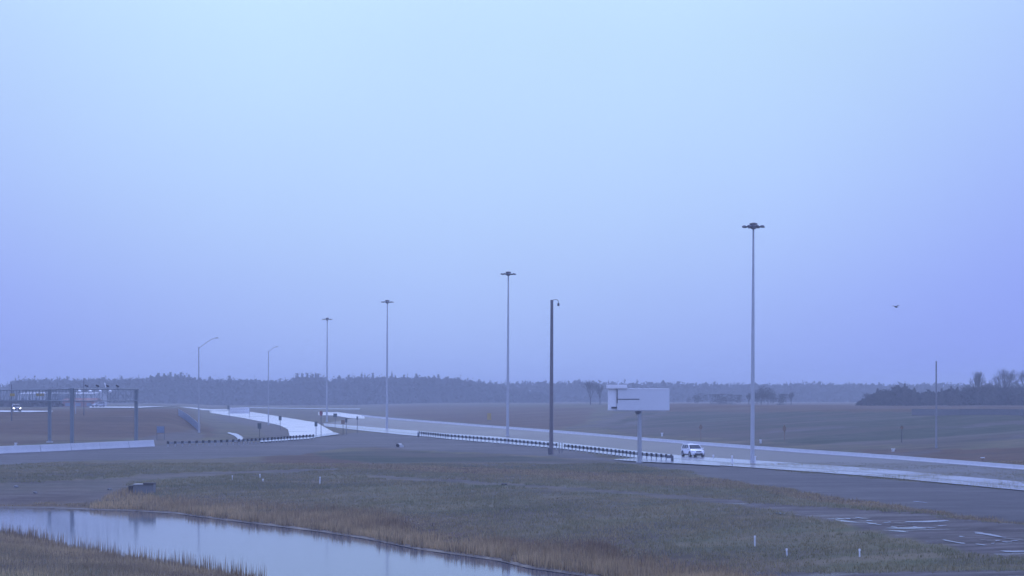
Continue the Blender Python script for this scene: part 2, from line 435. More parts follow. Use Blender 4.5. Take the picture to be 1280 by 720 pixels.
bar_px = [(452, 520.5), (480, 523.5), (520, 527), (600, 533.5), (700, 541.5), (800, 550.5), (900, 558.5), (1000, 566), (1100, 573), (1280, 587.5), (1500, 606)]
bandt = [(404, 529.5), (440, 532), (500, 537), (560, 542), (697, 553), (770, 561), (845, 569), (900, 573), (1000, 579.5), (1100, 586.5), (1280, 603), (1500, 622)]
bandb = [(406, 533), (440, 537), (500, 543.5), (560, 549), (697, 560.5), (770, 569.5), (845, 577.5), (900, 582), (1000, 589), (1100, 596.5), (1280, 613.5), (1500, 636)]
strip('main_road', bar_px, bandt, M['asphalt'], .035, n=220, m=16)
strip('wet_lane', bandt, bandb, M['asphalt_wet'], .04, n=220, m=6)
strip('ramp_road', [(262, 511.5), (300, 513.5), (330, 517.5), (350, 521), (372, 524.5), (395, 528), (418, 541)], [(262, 516), (300, 522), (330, 527.5), (350, 532), (360, 537), (362, 545), (385, 549)], M['ramp_wet'], .05, n=90, m=14)
strip('ramp_edge', [(325, 551), (350, 549.5), (385, 546.5), (418, 541)], [(325, 553.5), (350, 552), (385, 549.5), (425, 543.5)], M['asphalt_wet'], .13, n=30, m=5)
strip('far_carriageway', [(398, 515.5), (425, 516), (440, 518), (455, 519.5)], [(398, 519.5), (418, 520), (436, 523), (456, 524)], M['ramp_wet'], .13, n=30, m=8)
strip('cross_road', [(112, 508.8), (170, 509.2), (245, 510.3), (300, 512)], [(112, 510.3), (170, 510.6), (245, 511.8), (300, 514)], M['ramp_wet'], .2, n=60, m=5)
strip('embankment_road', [(-60, 513.5), (0, 513.6), (35, 513.8), (66, 514.2)], [(-60, 515.6), (0, 515.6), (35, 515.8), (66, 515)], M['ramp_wet'], .12, n=50, m=5)
strip('far_road', [(300, 509.5), (340, 510), (400, 511), (450, 511)], [(300, 510.4), (340, 511), (400, 512), (450, 512.4)], M['asphalt_wet'], .2, n=40, m=4)
# painted edge lines along the wet lane
def mid(a, b, t): return [(p[0], p[1] * (1 - t) + q[1] * t) for p, q in zip(a, b)]
M['lane_seam'] = wet_mat('lane_seam', (.14, .14, .15), .2, .26, .05)
strip('road_seam', mid(bandt, bandb, .50), mid(bandt, bandb, .60), M['lane_seam'], .052, n=220, m=2)

def puddle(pts, lift=.03):
    """irregular sheet of standing water, its rim traced on the ground"""
    P = [at(*p) for p in pts]
    c = sum(P, Vector()) / len(P); out = []
    for i in range(len(P)):
        a, b = P[i], P[(i + 1) % len(P)]
        for t in (0, .33, .66):
            q = a.lerp(b, t); j = .06 * math.sin(i * 5 + t * 17); out.append(q + (q - c) * j)
    z = max(p.z for p in P) + lift
    m = MB(); m.add([(q.x, q.y, z) for q in out], [tuple(range(len(out)))])
    return m
def ell(x, y, w, h, tilt=0):
    return [(x + w * math.cos(a) * (1 + .12 * math.sin(3 * a + x)), y + h * math.sin(a) * (.9 + .25 * math.sin(3 * a + x)) + tilt * w * math.cos(a) + .25 * math.sin(2 * math.cos(a) + x)) for a in [k * math.pi / 6 for k in range(12)]]
pud = [ell(974, 642, 7, .7, .05), ell(1001, 644.3, 9, .7, .05), ell(1057, 652, 14, .9, .12), ell(1083, 648.6, 5, .9), ell(1135, 661, 26, 1.1, 0), ell(1160, 652.5, 28, 1.2, -.02),
       ell(1238, 669.5, 20, 1.2, .14), ell(1268, 675, 14, 1.0, .1), ell(1266, 690, 18, 1.1, .03), ell(1190, 677.5, 16, .8, .2), ell(1124, 665, 12, .7, .05), ell(1226, 681.5, 7, .7, .1),
       ell(1150, 628, 9, .35, .05), ell(298, 545, 7, .9, .5), ell(1178, 658, 12, .6, 0), ell(1090, 655, 12, .5, .2)]
rp_ = random.Random(4)
for (cx_, cy_, n_, sx_, sy_) in ((1135, 656, 14, 50, 5), (1240, 676, 12, 45, 8), (1060, 648, 5, 25, 3)):
    for _ in range(n_):
        px_ = cx_ + rp_.gauss(0, .5) * sx_; py_ = cy_ + rp_.gauss(0, .5) * sy_ + (px_ - cx_) * .09
        pud.append(ell(px_, py_, rp_.uniform(2, 7), rp_.uniform(.3, .6), rp_.uniform(-.02, .14)))
for q in pud:
    # water keeps level: only as high as the middle of the rut it fills
    P = [at(*p) for p in q]; c = sum(P, Vector()) / len(P)
    MB().add([(p.x, p.y, p.z + .035) for p in P], [tuple(range(len(P)))]).build('puddle', M['puddle' if len(P) and q[0][0] % 3 < 1.9 else 'mud_wet'])['kind'] = 'structure'
o, _, _ = strip('puddle', [(768, 575), (800, 573.5), (850, 575), (900, 580)], [(768, 575.6), (800, 578), (850, 580.3), (900, 583)], M['asphalt_wet'], .09, n=40, m=5)
o, _, _ = strip('puddle', [(286, 541), (297, 543), (303, 547), (304, 551), (298, 553)], [(284, 542), (292, 545), (297, 549), (297, 552), (292, 553.5)], M['asphalt_wet'], .12, n=40, m=4)
# pale wet rim along the far shore
sh = [pw(*p) for p in FAR_SHORE if p[0] >= 0]
rim = []
S = np.array(sh); tt = np.linspace(0, len(S) - 1, 160)
sx = np.interp(tt, np.arange(len(S)), S[:, 0]); sy = np.interp(tt, np.arange(len(S)), S[:, 1])
V = []
for i in range(160):
    w = (.35 + .35 * math.sin(i * .7) + .25 * math.sin(i * 2.3 + 1) + .15 * math.sin(i * 4.1)) * min(1, .35 + i / 60)
    V += [(sx[i], sy[i] - .55, -1.97), (sx[i] + .1, sy[i] + max(.1, w), -1.90)]
np_mesh('mud_shore', V, [(2 * i, 2 * i + 1, 2 * i + 3, 2 * i + 2) for i in range(159)], M['mud_wet'], smooth=True)['kind'] = 'structure'

# ------------------------------------------------------------------ pond water
m, nt, b = new_mat('pond_water')
b.inputs['Base Color'].default_value = (.06, .07, .10, 1); b.inputs['Roughness'].default_value = .07; b.inputs['IOR'].default_value = 1.4
geo = nt.nodes.new('ShaderNodeNewGeometry'); mp = nt.nodes.new('ShaderNodeMapping'); mp.inputs['Scale'].default_value = (1.2, 2.5, 1)
n = nt.nodes.new('ShaderNodeTexNoise'); n.inputs['Scale'].default_value = 1.2; n.inputs['Detail'].default_value = 4
bp = nt.nodes.new('ShaderNodeBump'); bp.inputs['Strength'].default_value = .07; bp.inputs['Distance'].default_value = .05
nt.links.new(geo.outputs['Position'], mp.inputs['Vector']); nt.links.new(mp.outputs[0], n.inputs['Vector']); nt.links.new(n.outputs['Fac'], bp.inputs['Height']); nt.links.new(bp.outputs['Normal'], b.inputs['Normal'])
w = MB(); w.add([(-70, 60, -2), (25, 60, -2), (25, 175, -2), (-70, 175, -2)], [(0, 1, 2, 3)])
w.build('pond_water', m)['kind'] = 'structure'

# ------------------------------------------------------------------ grass and reeds
def blades(name, P, h, wd, col, lean=.25, mat=None):
    """triangular blades standing at P (n x 3)"""
    n = len(P); a = rng.random(n) * math.pi; ld = rng.random(n) * 2 * math.pi; lm = rng.random(n) * lean
    dx, dy = np.cos(a) * wd / 2, np.sin(a) * wd / 2
    V = np.empty((n, 3, 3)); V[:, 0] = P; V[:, 1] = P; V[:, 2] = P
    V[:, 0, 0] -= dx; V[:, 0, 1] -= dy; V[:, 1, 0] += dx; V[:, 1, 1] += dy
    V[:, 2, 0] += np.cos(ld) * lm * h; V[:, 2, 1] += np.sin(ld) * lm * h; V[:, 2, 2] += h
    V[:, :2, 2] -= .05
    C = np.repeat(col, 3, 0)
    o = np_mesh(name, V.reshape(-1, 3), np.arange(n * 3).reshape(-1, 3), mat or M['blades'], cols={'Col': C})
    return o

def scatter(n, d0, d1, p0=-60, p1=1340):
    d = np.sqrt(rng.random(n) * (d1 * d1 - d0 * d0) + d0 * d0); p = p0 + rng.random(n) * (p1 - p0)
    return (p - CX) / F * d, d
def zone_of(x, y):
    i = np.clip(np.searchsorted(xs, x), 0, nx - 1); j = np.clip(np.searchsorted(ys, y), 0, ny - 1)
    return mG[j, i], mT[j, i], mN[j, i], mV[j, i], GZ2[j, i]
def tone(n, a, b, k=None):
    t = rng.random(n)[:, None] if k is None else k[:, None]
    c = np.array(a) * (1 - t) + np.array(b) * t
    return c * (.75 + .5 * rng.random(n)[:, None])

# short grass over the near slope, in tufts
x, y = scatter(85000, 76, 215)
G_, T_, N_, V_, z = zone_of(x, y); sd = pond_sd(x, y)
keep = (G_ < .4) & (T_ < .4) & (sd > .6) & (vnoise(x, y, 3.2, 21) + .35 * rng.random(len(x)) > .27)
x, y, z, N_ = x[keep], y[keep], H(x[keep], y[keep]) , N_[keep]
k = 5
xx = np.repeat(x, k) + rng.normal(0, .14, len(x) * k); yy = np.repeat(y, k) + rng.normal(0, .14, len(x) * k)
patch = np.clip(.6 * vnoise(xx, yy, 9, 31) + .6 * vnoise(xx, yy, 2.2, 32) - .1, 0, 1); NN = np.repeat(N_, k)
cc = tone(len(xx), (.155, .17, .082), (.40, .30, .16), np.clip(patch * .6 + .25 * rng.random(len(xx)) + .4 * NN, 0, 1))
hh = (.07 + .11 * rng.random(len(xx))) * (.7 + .9 * vnoise(xx, yy, 5, 41))
zz = zone_of(xx, yy)[4]
o = blades('grass', np.column_stack([xx, yy, zz]), hh, .05 + 0 * hh, cc, .8); o['kind'] = 'stuff'

def shore_pts(poly, n, lo, hi, sgn=1):
    P = np.array([pw(*p) for p in poly]); seg = np.hypot(*(P[1:] - P[:-1]).T); cum = np.concatenate([[0], np.cumsum(seg)])
    t = rng.random(n) * cum[-1]
    x = np.interp(t, cum, P[:, 0]); y = np.interp(t, cum, P[:, 1])
    off = lo + (hi - lo) * rng.random(n) ** 1.3
    return x, y + sgn * off, off, t
# tan reeds along the far shore
x, y, off, t = shore_pts([p for p in FAR_SHORE if p[0] >= 100] + [(850, 89), (930, 84), (1010, 80)], 60000, .3, 17)
wdt = 6 + 9 * vnoise(t, t * 0, 11, 5); keep = (off < wdt * (.55 + .75 * rng.random(len(x)))) & (pond_sd(x, y) > .3) & (vnoise(x, y, 1.7, 77) > .22)
x, y, off = x[keep], y[keep], off[keep]
hh = (.22 + .34 * rng.random(len(x)) ** 1.3) * (1.15 - .03 * off) * (.65 + .7 * vnoise(x, y, 3, 55))
cc = tone(len(x), (.20, .13, .072), (.62, .46, .24), np.clip(vnoise(x, y, 5, 56) * .5 + .35 * rng.random(len(x)) + .35 - .05 * off, 0, 1))
o = blades('reed_bed', np.column_stack([x, y, zone_of(x, y)[4]]), hh, .055 + 0 * hh, cc, .25); o['kind'] = 'stuff'
x, y, off, t = shore_pts([p for p in FAR_SHORE if p[0] >= 150] + [(850, 89)], 2600, -.1, 2.2); keep = vnoise(t, t * 0, 1.6, 95) > .45; x, y = x[keep], y[keep]
hh = .4 + .6 * rng.random(len(x)) ** 1.5; o = blades('shore_reeds', np.column_stack([x, y, np.maximum(zone_of(x, y)[4], -2.02)]), hh, .06 + 0 * hh, tone(len(x), (.20, .14, .08), (.50, .37, .19)), .2); o['kind'] = 'stuff'
# tan grass clumps on the upper left bank and along the track
x, y = scatter(26000, 120, 215)
G_, T_, N_, V_, z = zone_of(x, y); keep = (N_ > .5) & (G_ < .4) & (T_ < .4) & (pond_sd(x, y) > 1)
x, y, z = x[keep], y[keep], z[keep]
cc = tone(len(x), (.16, .12, .07), (.30, .22, .125))
hh = .15 + .22 * rng.random(len(x))
o = blades('dry_grass', np.column_stack([x, y, z]), hh, .07 + 0 * hh, cc, .5); o['kind'] = 'stuff'
# near bank: dense dry reeds, tall dark stalks on the waterline
def near_pts(n, lo, hi):
    x, y, off, t = shore_pts([p for p in NEAR_SHORE if p[0] <= 345], n, lo, hi, -1)
    return x - off * .25, y, off
x, y, off = near_pts(42000, .1, 26); keep = pond_sd(x, y) > .2; x, y = x[keep], y[keep]
hh = .15 + .32 * rng.random(len(x)); cc = tone(len(x), (.26, .195, .12), (.52, .39, .21), vnoise(x, y, 3, 91))
o = blades('near_bank_grass', np.column_stack([x, y, zone_of(x, y)[4]]), hh, .045 + 0 * hh, cc, .4); o['kind'] = 'stuff'
x, y, off = near_pts(2600, -.6, 3.0); keep = vnoise(x, y, 1.3, 92) > .42; x, y = x[keep], y[keep]
hh = .45 + .75 * rng.random(len(x)) ** 1.6; cc = tone(len(x), (.12, .085, .055), (.42, .30, .17))
o = blades('tall_reeds', np.column_stack([x, y, np.maximum(zone_of(x, y)[4], -2.05)]), hh, .05 + 0 * hh, cc, .12); o['kind'] = 'stuff'
# sparse weeds standing in the shallow water at the bottom of the frame
x = rng.uniform(-9, 2.5, 260); y = 97 + rng.random(260) * 5 - (x + 4) * .2
hh = .15 + .35 * rng.random(260)
# ------------------------------------------------------------------ trees
def bare_tree_mesh(seed, height, spread, depth=6, mat=None):
    r = random.Random(seed); tr = MB(); br = MB()
    def grow(p, d, L, rad, k, mb):
        q = p + d * L
        mb.tube(p, q, rad, rad * .7, 5 if k < 2 else 3, cap=False)
        if k >= depth: return
        nb = 4 if k < 1 else r.choice((2, 3, 3))
        for i in range(nb):
            u = d.orthogonal().normalized(); u.rotate(Matrix.Rotation(i * 6.283 / nb + r.uniform(-.5, .5), 3, d))
            nd = (d + u * r.uniform(.35, .85) * spread + Vector((0, 0, .12))).normalized()
            grow(q if i else p.lerp(q, r.uniform(.6, 1)), nd, L * r.uniform(.62, .85), max(rad * .55, .012), k + 1, br)
        if k < depth - 1: grow(q, (d + Vector((r.uniform(-.15, .15), r.uniform(-.15, .15), .1))).normalized(), L * .8, rad * .62, k + 1, br)
    grow(Vector((0, 0, -.3)), Vector((0, 0, 1)), height * .2, height * .022, 0, tr)
    return tr, br

def bush_cloud(n, w, h, seed, kind='round', size=.35, c0=(.035, .035, .028), c1=(.07, .065, .05)):
    """twigs and leaf clumps spread unevenly through a crown's volume"""
    r = np.random.default_rng(seed)
    if kind == 'conifer':
        t = r.random(n) ** .75; rad = w / 2 * (1 - t) * (.75 + .35 * np.sin(t * 55 + seed)) ; a = r.random(n) * 6.283; q = np.sqrt(r.random(n)) * rad
        C = np.column_stack([np.cos(a) * q, np.sin(a) * q, h * (.06 + .94 * t)])
    else:
        nb = 9; bc = np.column_stack([r.normal(0, w * .22, nb), r.normal(0, w * .22, nb), h * (.3 + .55 * r.random(nb))]); br = w * (.14 + .16 * r.random(nb))
        i = r.integers(0, nb, n); v = r.normal(size=(n, 3)); v /= np.linalg.norm(v, axis=1)[:, None]; v *= (r.random(n) ** .5)[:, None]
        C = bc[i] + v * br[i][:, None] * np.array([1, 1, 1.25]); C[:, 2] = np.clip(C[:, 2], .05 * h, h)
    V = C[:, None, :] + r.normal(0, size * .55, (n, 3, 3)) * np.array([1, 1, .8])
    col = np.repeat(np.array(c0) * (1 - r.random((n, 1))) + np.array(c1) * r.random((n, 1)), 3, 0)
    return V.reshape(-1, 3), col

KT = {}
def bare_tree(label, px, D, top, seed, spread=.8, depth=6, group=None, base_z=None, w=1.0):
    X = (px - CX) / F * D; z = float(H(X, D)); h = CAMH + (HZ - top) / F * D - z
    root = thing('bare_tree', label, 'tree', (X, D, z), seed * 1.3, group)
    tr, br = bare_tree_mesh(seed, 10, spread, depth)
    zmax = max(v[2] for v in br.v)
    s = h / zmax
    t = tr.build('trunk', M['bark'], root); c = br.build('crown', M['bark'], root)
    root.scale = (s * w, s * w, s)
    return root
def leafy(label, px, D, top, w, seed, kind='round', n=900, group=None, size=.35, nm='tree'):
    X = (px - CX) / F * D; z = float(H(X, D)); h = CAMH + (HZ - top) / F * D - z
    root = thing(nm, label, 'tree', (X, D, z), 0, group)
    MB().tube((0, 0, -.3), (0, 0, h * .8), h * .02, h * .006, 6).build('trunk', M['bark'], root)
    V, C = bush_cloud(n, w, h, seed, kind, size)
    np_mesh('crown', V, np.arange(len(V)).reshape(-1, 3), M['foliage'], root, cols={'Col': C})
    return root

bare_tree('tall bare tree with a flat twiggy top, left of the biggest round bare tree', 1222, 600, 463, 3, .62, 5, w=.8)
bare_tree('biggest bare tree, round open crown, above the dark thicket near the right edge', 1256, 610, 460, 11, .9, 5)
bare_tree('bare tree cut by the right edge of the photo', 1285, 600, 460, 5, .85, 5)
bare_tree('thin bare tree between the two tall bare trees at the far right', 1238, 620, 474, 8, .7, 5)
bare_tree('bare hazy tree just left of the grey sign box, taller of the pair', 738, 700, 474, 14, .6, 5, w=.8)
bare_tree('bare hazy tree nearest the left side of the grey sign box', 750, 710, 478, 15, .7, 5, w=.8)
leafy('pointed dark tree just right of the tallest mast, tallest of its clump', 952, 640, 483, 6.5, 21, 'round', 1400, nm='pine_tree')
leafy('dark tree beside the pointed one right of the tallest mast', 960, 650, 485, 6.5, 22, 'round', 1300, nm='pine_tree')
leafy('low rounded scrub tree right of the pointed pair near the tallest mast', 975, 655, 493, 7, 23, 'round', 900)
bare_tree('small bare tree at the right end of the clump by the tallest mast', 989, 650, 489, 16, .8, 5)
bare_tree('bare sapling between tallest mast and the pointed dark tree', 936, 660, 490, 17, .7, 5)
leafy('hazy rounded tree behind the white car, low over the field edge', 900, 700, 493, 11, 24, 'round', 1000)
leafy('hazy small tree right of the grey sign box, low over the field', 872, 740, 492, 7, 25, 'round', 800)
leafy('low dark tree behind the field, just left of the tallest mast', 916, 690, 494, 8, 26, 'round', 800)
bare_tree('bare tree at the left end of the dark thicket on the right', 1084, 590, 490, 18, .8, 5)
tp = [(1097, 486, 5, 'conifer'), (1108, 487, 6, 'round'), (1121, 482, 5, 'conifer'), (1131, 480, 5, 'conifer'), (1143, 485, 5, 'conifer'), (1158, 489, 5, 'round'), (1177, 486, 4.5, 'conifer'), (1189, 483, 4.5, 'conifer'), (1197, 484, 4.5, 'conifer'), (1209, 480, 6, 'round'), (1232, 478, 7, 'round'), (1246, 480, 6, 'round'), (1271, 477, 7, 'round'), (1290, 476, 8, 'round')]
for i, (p, t_, w_, kd) in enumerate(tp):
    leafy('dark tree whose top stands out of the thicket along the right of the field', p, 590 + (i * 7) % 16, t_, w_, 40 + i, kd, 800, 'treetops of the dark thicket on the right', nm='thicket_tree')

def wood(name, bands, kind_mix, seed, size, n_per, c0=(.03, .033, .028), c1=(.06, .058, .05), rows=4, step=4.2, row_gap=9):
    r = np.random.default_rng(seed); Vs = []; Cs = []
    for D, pts in bands:
        for row in range(rows):
            Dr = D + row * row_gap; xpx = pts[0][0]
            while xpx < pts[-1][0]:
                top = np.interp(xpx, [p[0] for p in pts], [p[1] for p in pts])
                X = (xpx - CX) / F * Dr; z = float(H(X, Dr)); h = (CAMH + (HZ - top) / F * Dr - z) * r.uniform(.78, 1.05)
                kd = 'conifer' if r.random() < kind_mix else 'round'
                V, C = bush_cloud(n_per, h * r.uniform(.3, .42) if kd == 'conifer' else h * r.uniform(.45, .7), h, int(r.integers(1e6)), kd, size, c0, c1)
                if kd == 'round': V[:, 2] = V[:, 2]
                Vs.append(V + np.array([X, Dr + r.uniform(-3, 3), z])); Cs.append(C)
                xpx += step * F / Dr * r.uniform(.5, 1.3)
            # undergrowth that closes the wood's foot
            n = 9000; px_ = r.uniform(pts[0][0], pts[-1][0], n); Dn = Dr + r.uniform(-3, 3, n); X = (px_ - CX) / F * Dn
            tops = np.interp(px_, [p[0] for p in pts], [p[1] for p in pts]); zz = H(X, Dn); hh = (CAMH + (HZ - tops) / F * Dn - zz) * .68
            C0 = np.column_stack([X, Dn, zz + r.random(n) * hh * 1.2]); V = C0[:, None, :] + r.normal(0, size * 1.7, (n, 3, 3))
            Vs.append(V.reshape(-1, 3)); Cs.append(np.repeat(np.array(c0) * .5 + np.array(c1) * .5 * r.random((n, 1)), 3, 0))
    V = np.concatenate(Vs); C = np.concatenate(Cs)
    o = np_mesh(name, V, np.arange(len(V)).reshape(-1, 3), M['foliage'], cols={'Col': C}); o['kind'] = 'stuff'
    return o
SKY1 = [(14, 474), (24, 471), (60, 471), (120, 470), (180, 469), (196, 465), (230, 465), (245, 470), (300, 470), (345, 472), (364, 471), (370, 466), (400, 465), (412, 470), (425, 467), (480, 467), (540, 468), (575, 470), (598, 475), (620, 481), (655, 488), (690, 497)]
wood('far_wood', [(1150, SKY1)], .45, 1, .75, 60, rows=4)
SKY2 = [(-120, 482), (18, 481), (120, 478), (560, 477), (640, 478), (680, 476), (760, 477), (860, 479), (960, 480), (1010, 478), (1080, 480), (1170, 480), (1300, 478), (1420, 478)]
wood('distant_wood', [(1280, [(a, b - 1.5) for a, b in SKY2])], .3, 2, .9, 60, rows=4, step=5, row_gap=14)
SKY3 = [(1074, 506), (1082, 499), (1090, 493), (1100, 488), (1112, 487), (1122, 482), (1134, 483), (1142, 488), (1150, 493), (1160, 488), (1172, 493), (1182, 487), (1192, 485), (1202, 490), (1212, 483), (1236, 482), (1300, 482), (1450, 480)]
wood('thicket', [(606, SKY3)], .5, 3, .38, 130, rows=3, step=2.4, row_gap=5, c0=(.018, .02, .016), c1=(.042, .042, .033))
# conifer spires one can pick out on the far skyline
sp = [198, 205, 213, 219, 226, 236, 244, 372, 378, 384, 391, 398, 262, 287, 424, 436, 452, 466, 490, 505, 520, 536, 548, 560, 572, 36, 58, 84, 130, 152]
V0, C0 = bush_cloud(420, 8, 20, 99, 'conifer', .8, (.03, .033, .028), (.06, .058, .05))
first = None
for i, p in enumerate(sp):
    D = 1136 + (i * 13) % 40; top = np.interp(p, [q[0] for q in SKY1], [q[1] for q in SKY1]) - random.uniform(-2.6, .5)
    X = (p - CX) / F * D; z = float(H(X, D)); h = CAMH + (HZ - top) / F * D - z
    if first is None:
        root = thing('conifer', 'hazy conifer spire standing up from the skyline of the far wood', 'tree', group='conifer spires on the far wood skyline')
        tk = MB().tube((0, 0, -.3), (0, 0, 16), .3, .06, 6).build('trunk', M['bark'], root)
        cr = np_mesh('crown', V0, np.arange(len(V0)).reshape(-1, 3), M['foliage'], root, cols={'Col': C0}); first = (root, tk, cr)
    else:
        root = first[0].copy(); COL.objects.link(root)
        for c in first[1:]:
            q = c.copy(); COL.objects.link(q); q.parent = root
    root.location = (X, D, z); s = h / 20; root.scale = (s, s, s); root.rotation_euler = (0, 0, i * 1.7)

# ------------------------------------------------------------------ high mast lights
def high_mast(label, px, base_y, top_y, tilt):
    p = at(px, base_y); s = (CAMH + (HZ - top_y) / F * p.y - p.z)
    root = thing('high_mast_light', label, 'light mast', p, 0, 'high mast lights along the highway')
    root.rotation_euler = (0, R(tilt), 0)
    MB().lathe([(.40, -.2), (.40, .12), (.30, .14)], n=16).build('base_plate', M['galv'], root)
    MB().lathe([(.27, .1), (.235, s * .33), (.18, s * .66), (.11, s - .5)], n=16).build('pole', M['mast'], root, smooth=True)
    hd = MB().lathe([(.10, s - .75), (.34, s - .62), (.42, s - .35), (.42, s - .12), (.5, s - .1), (.5, s + .02), (.14, s + .14)], n=16); hd.build('hoist_head', M['darksteel'], root, smooth=True)
    MB().ring(.85, .05, (0, 0, s - .38), 28, 6).build('ring', M['darksteel'], root, smooth=True)
    for k in range(8):
        a = k * math.pi / 4 + .2; ca, sa = math.cos(a), math.sin(a)
        m = MB(); m.tube((.4 * ca, .4 * sa, s - .36), (1.0 * ca, 1.0 * sa, s - .36), .035, n=6)
        # shallow saucer-shaped lamp head
        m.lathe([(.07, .12), (.2, .08), (.3, -.03), (.31, -.09), (.22, -.12), (.05, -.12)][::-1], (1.2 * ca, 1.2 * sa, s - .36), 12)
        m.build('lamp_head', M['darksteel'], root)
    return root
high_mast('tallest nearest high mast light, standing by the wet lane right of the white car', 940.5, 577, 279.5, .25)
high_mast('second nearest high mast light, left of the dark bare pole', 634.5, 545.5, 340, .25)
high_mast('third high mast light, between the far masts near the start of the right guardrail', 483.5, 535.5, 375.5, .25)
high_mast('farthest and shortest high mast light, beside the cluster of small road signs', 408.5, 527.5, 397.5, .25)

# ------------------------------------------------------------------ dark pole with camera hook
p = at(689, 567); s = CAMH + (HZ - 375) / F * p.y - p.z
root = thing('camera_pole', 'thick dark pole with a small hooked camera arm at its top', 'pole', p); root.rotation_euler = (0, R(.25), 0)
MB().lathe([(.30, -.3), (.27, 4), (.235, s * .6), (.20, s)], n=14).build('pole', M['pole_dark'], root, smooth=True)
MB().path([(.1, 0, s - .1), (.25, 0, s + .05), (.7, 0, s + .05), (.9, 0, s - .1), (.92, 0, s - .45)], .04, 8).build('arm', M['darksteel'], root)
c = MB(); c.lathe([(.1, -.85), (.16, -.78), (.17, -.55), (.12, -.42)], (.92, 0, s), 12).build('camera', M['darksteel'], root, smooth=True)
p2 = at(687.3, 568)
root = thing('control_cabinet', 'small dark cabinet at the foot of the thick dark pole', 'cabinet', p2)
b_ = MB(); b_.box((0, 0, .42), (.5, .4, .84)); b_.build('body', M['darksteel'], root, bevel=.02)
MB().box((0, 0, .88), (.58, .48, .06)).build('lid', M['darksteel'], root)
MB().box((0, -.22, .42), (.42, .03, .7)).build('door', M['darksteel'], root)

# ------------------------------------------------------------------ arm lights
def arm_light(label, px, base_y, top_y, ax, ay, lx):
    p = at(px, base_y); s = CAMH + (HZ - top_y) / F * p.y - p.z; u = p.y / F
    root = thing('street_lamp', label, 'street lamp', p, 0, 'curved arm street lamps at the ramp')
    MB().lathe([(.22, -.2), (.2, .3), (.15, .35), (.09, s)], n=12).build('pole', M['galv'], root, smooth=True)
    A = (ax * u, 0, s + ay * u)
    MB().path([(0, 0, s - .3), (A[0] * .35, 0, s - .3 + (A[2] - s + .3) * .42), (A[0] * .75, 0, s - .3 + (A[2] - s + .3) * .85), A], .05, 6).build('arm', M['galv'], root)
    MB().lathe([(.05, -.08), (.2, -.06), (.22, .03), (.08, .12)], (0, 0, 0), 10).build('lamp_head', M['darksteel'], root)
    o = [c for c in bpy.data.objects if c.parent == root and c.name.startswith('lamp_head')][0]; o.location = (A[0] + .35, 0, A[2]); o.scale = (1.7, .7, .8)
arm_light('grey street lamp with curved arm, nearest of the two, left of the ramp', 248.5, 541, 433.5, 20, 11, 0)
arm_light('fainter street lamp with curved arm, between nearest arm lamp and high masts', 335.5, 531, 438.5, 9, 5, 0)
# plain poles
def plain_pole(label, px, base_y, top_y, r, mat='galv', name='pole'):
    p = at(px, base_y); s = CAMH + (HZ - top_y) / F * p.y - p.z
    root = thing(name, label, 'pole', p)
    MB().lathe([(r * 1.3, -.3), (r * 1.2, .4), (r, .5), (r * .7, s)], n=10).build('shaft', M[mat], root, smooth=True)
    MB().lathe([(r * .9, s - .05), (r * .5, s + .08)], n=8).build('cap', M[mat], root)
    return root
plain_pole('tall slim grey pole standing alone on the right slope', 1170.3, 560.5, 452, .14, 'wall_pole', 'slim_pole')
plain_pole('dark slim pole beside the grey car behind the gantry', 14.5, 526, 481, .12, 'darksteel', 'slim_pole')
plain_pole('thin dark pole seen through the gantry truss near the red-brown shed', 104.8, 519, 475, .1, 'darksteel', 'slim_pole')
plain_pole('short thin pole just right of the middle gantry column top', 94.5, 517, 479, .08, 'galv', 'slim_pole')

# ------------------------------------------------------------------ message sign on one post
p = at(799.5, 578); u = p.y / F
zt = lambda y: CAMH + (HZ - y) * u - p.z
root = thing('message_sign', 'large blank pale grey sign box on a single post beside the right guardrail', 'sign', p)
MB().lathe([(.45, -.2), (.45, .1), (.27, .12), (.25, zt(517)), (.3, zt(514))], n=14).build('post', M['galv'], root, smooth=True)
MB().lathe([(.26, zt(518)), (.48, zt(513.6))], (-.15, 0, 0), 8).build('bracket', M['darksteel'], root)
x0, x1 = (771 - 799.5) * u, (836.5 - 799.5) * u
MB().box(((x0 + x1) / 2, 0, (zt(485.5) + zt(513)) / 2), (x1 - x0, .9, zt(485.5) - zt(513))).build('cabinet', M['panel'], root, bevel=.04)
xa = (760 - 799.5) * u
MB().box(((x0 + xa) / 2 - .02, .1, (zt(486) + zt(513)) / 2), (x0 - xa - .04, .7, zt(486) - zt(513))).build('side_box', M['white'], root, bevel=.03)
xb, xc = (758 - 799.5) * u, (783.5 - 799.5) * u
MB().box(((xb + xc) / 2, -.05, zt(483.4)), (xc - xb, 1.15, .46)).build('top_hood', M['white'], root, bevel=.03)
MB().box((x0 + .02, -.47, (zt(487) + zt(504)) / 2), (.1, .05, zt(487) - zt(504))).build('seam', M['panel_edge'], root)
MB().box(((771 + 799 - 1599) / 2 * u, -.47, zt(499)), (28 * u, .05, .09)).build('seam', M['panel_edge'], root)
MB().box(((764 + 773 - 1599) / 2 * u, -.3, zt(509.5)), (9 * u, .25, .2)).build('vent', M['panel_edge'], root)
MB().box((0, -.15, zt(513) - .06), ((836 - 772) * u, .5, .09)).build('walkway', M['galv'], root)
MB().box(((x0 + x1) / 2, -.46, zt(486) - .02), (x1 - x0 - .1, .04, .06)).build('frame_edge', M['white'], root)

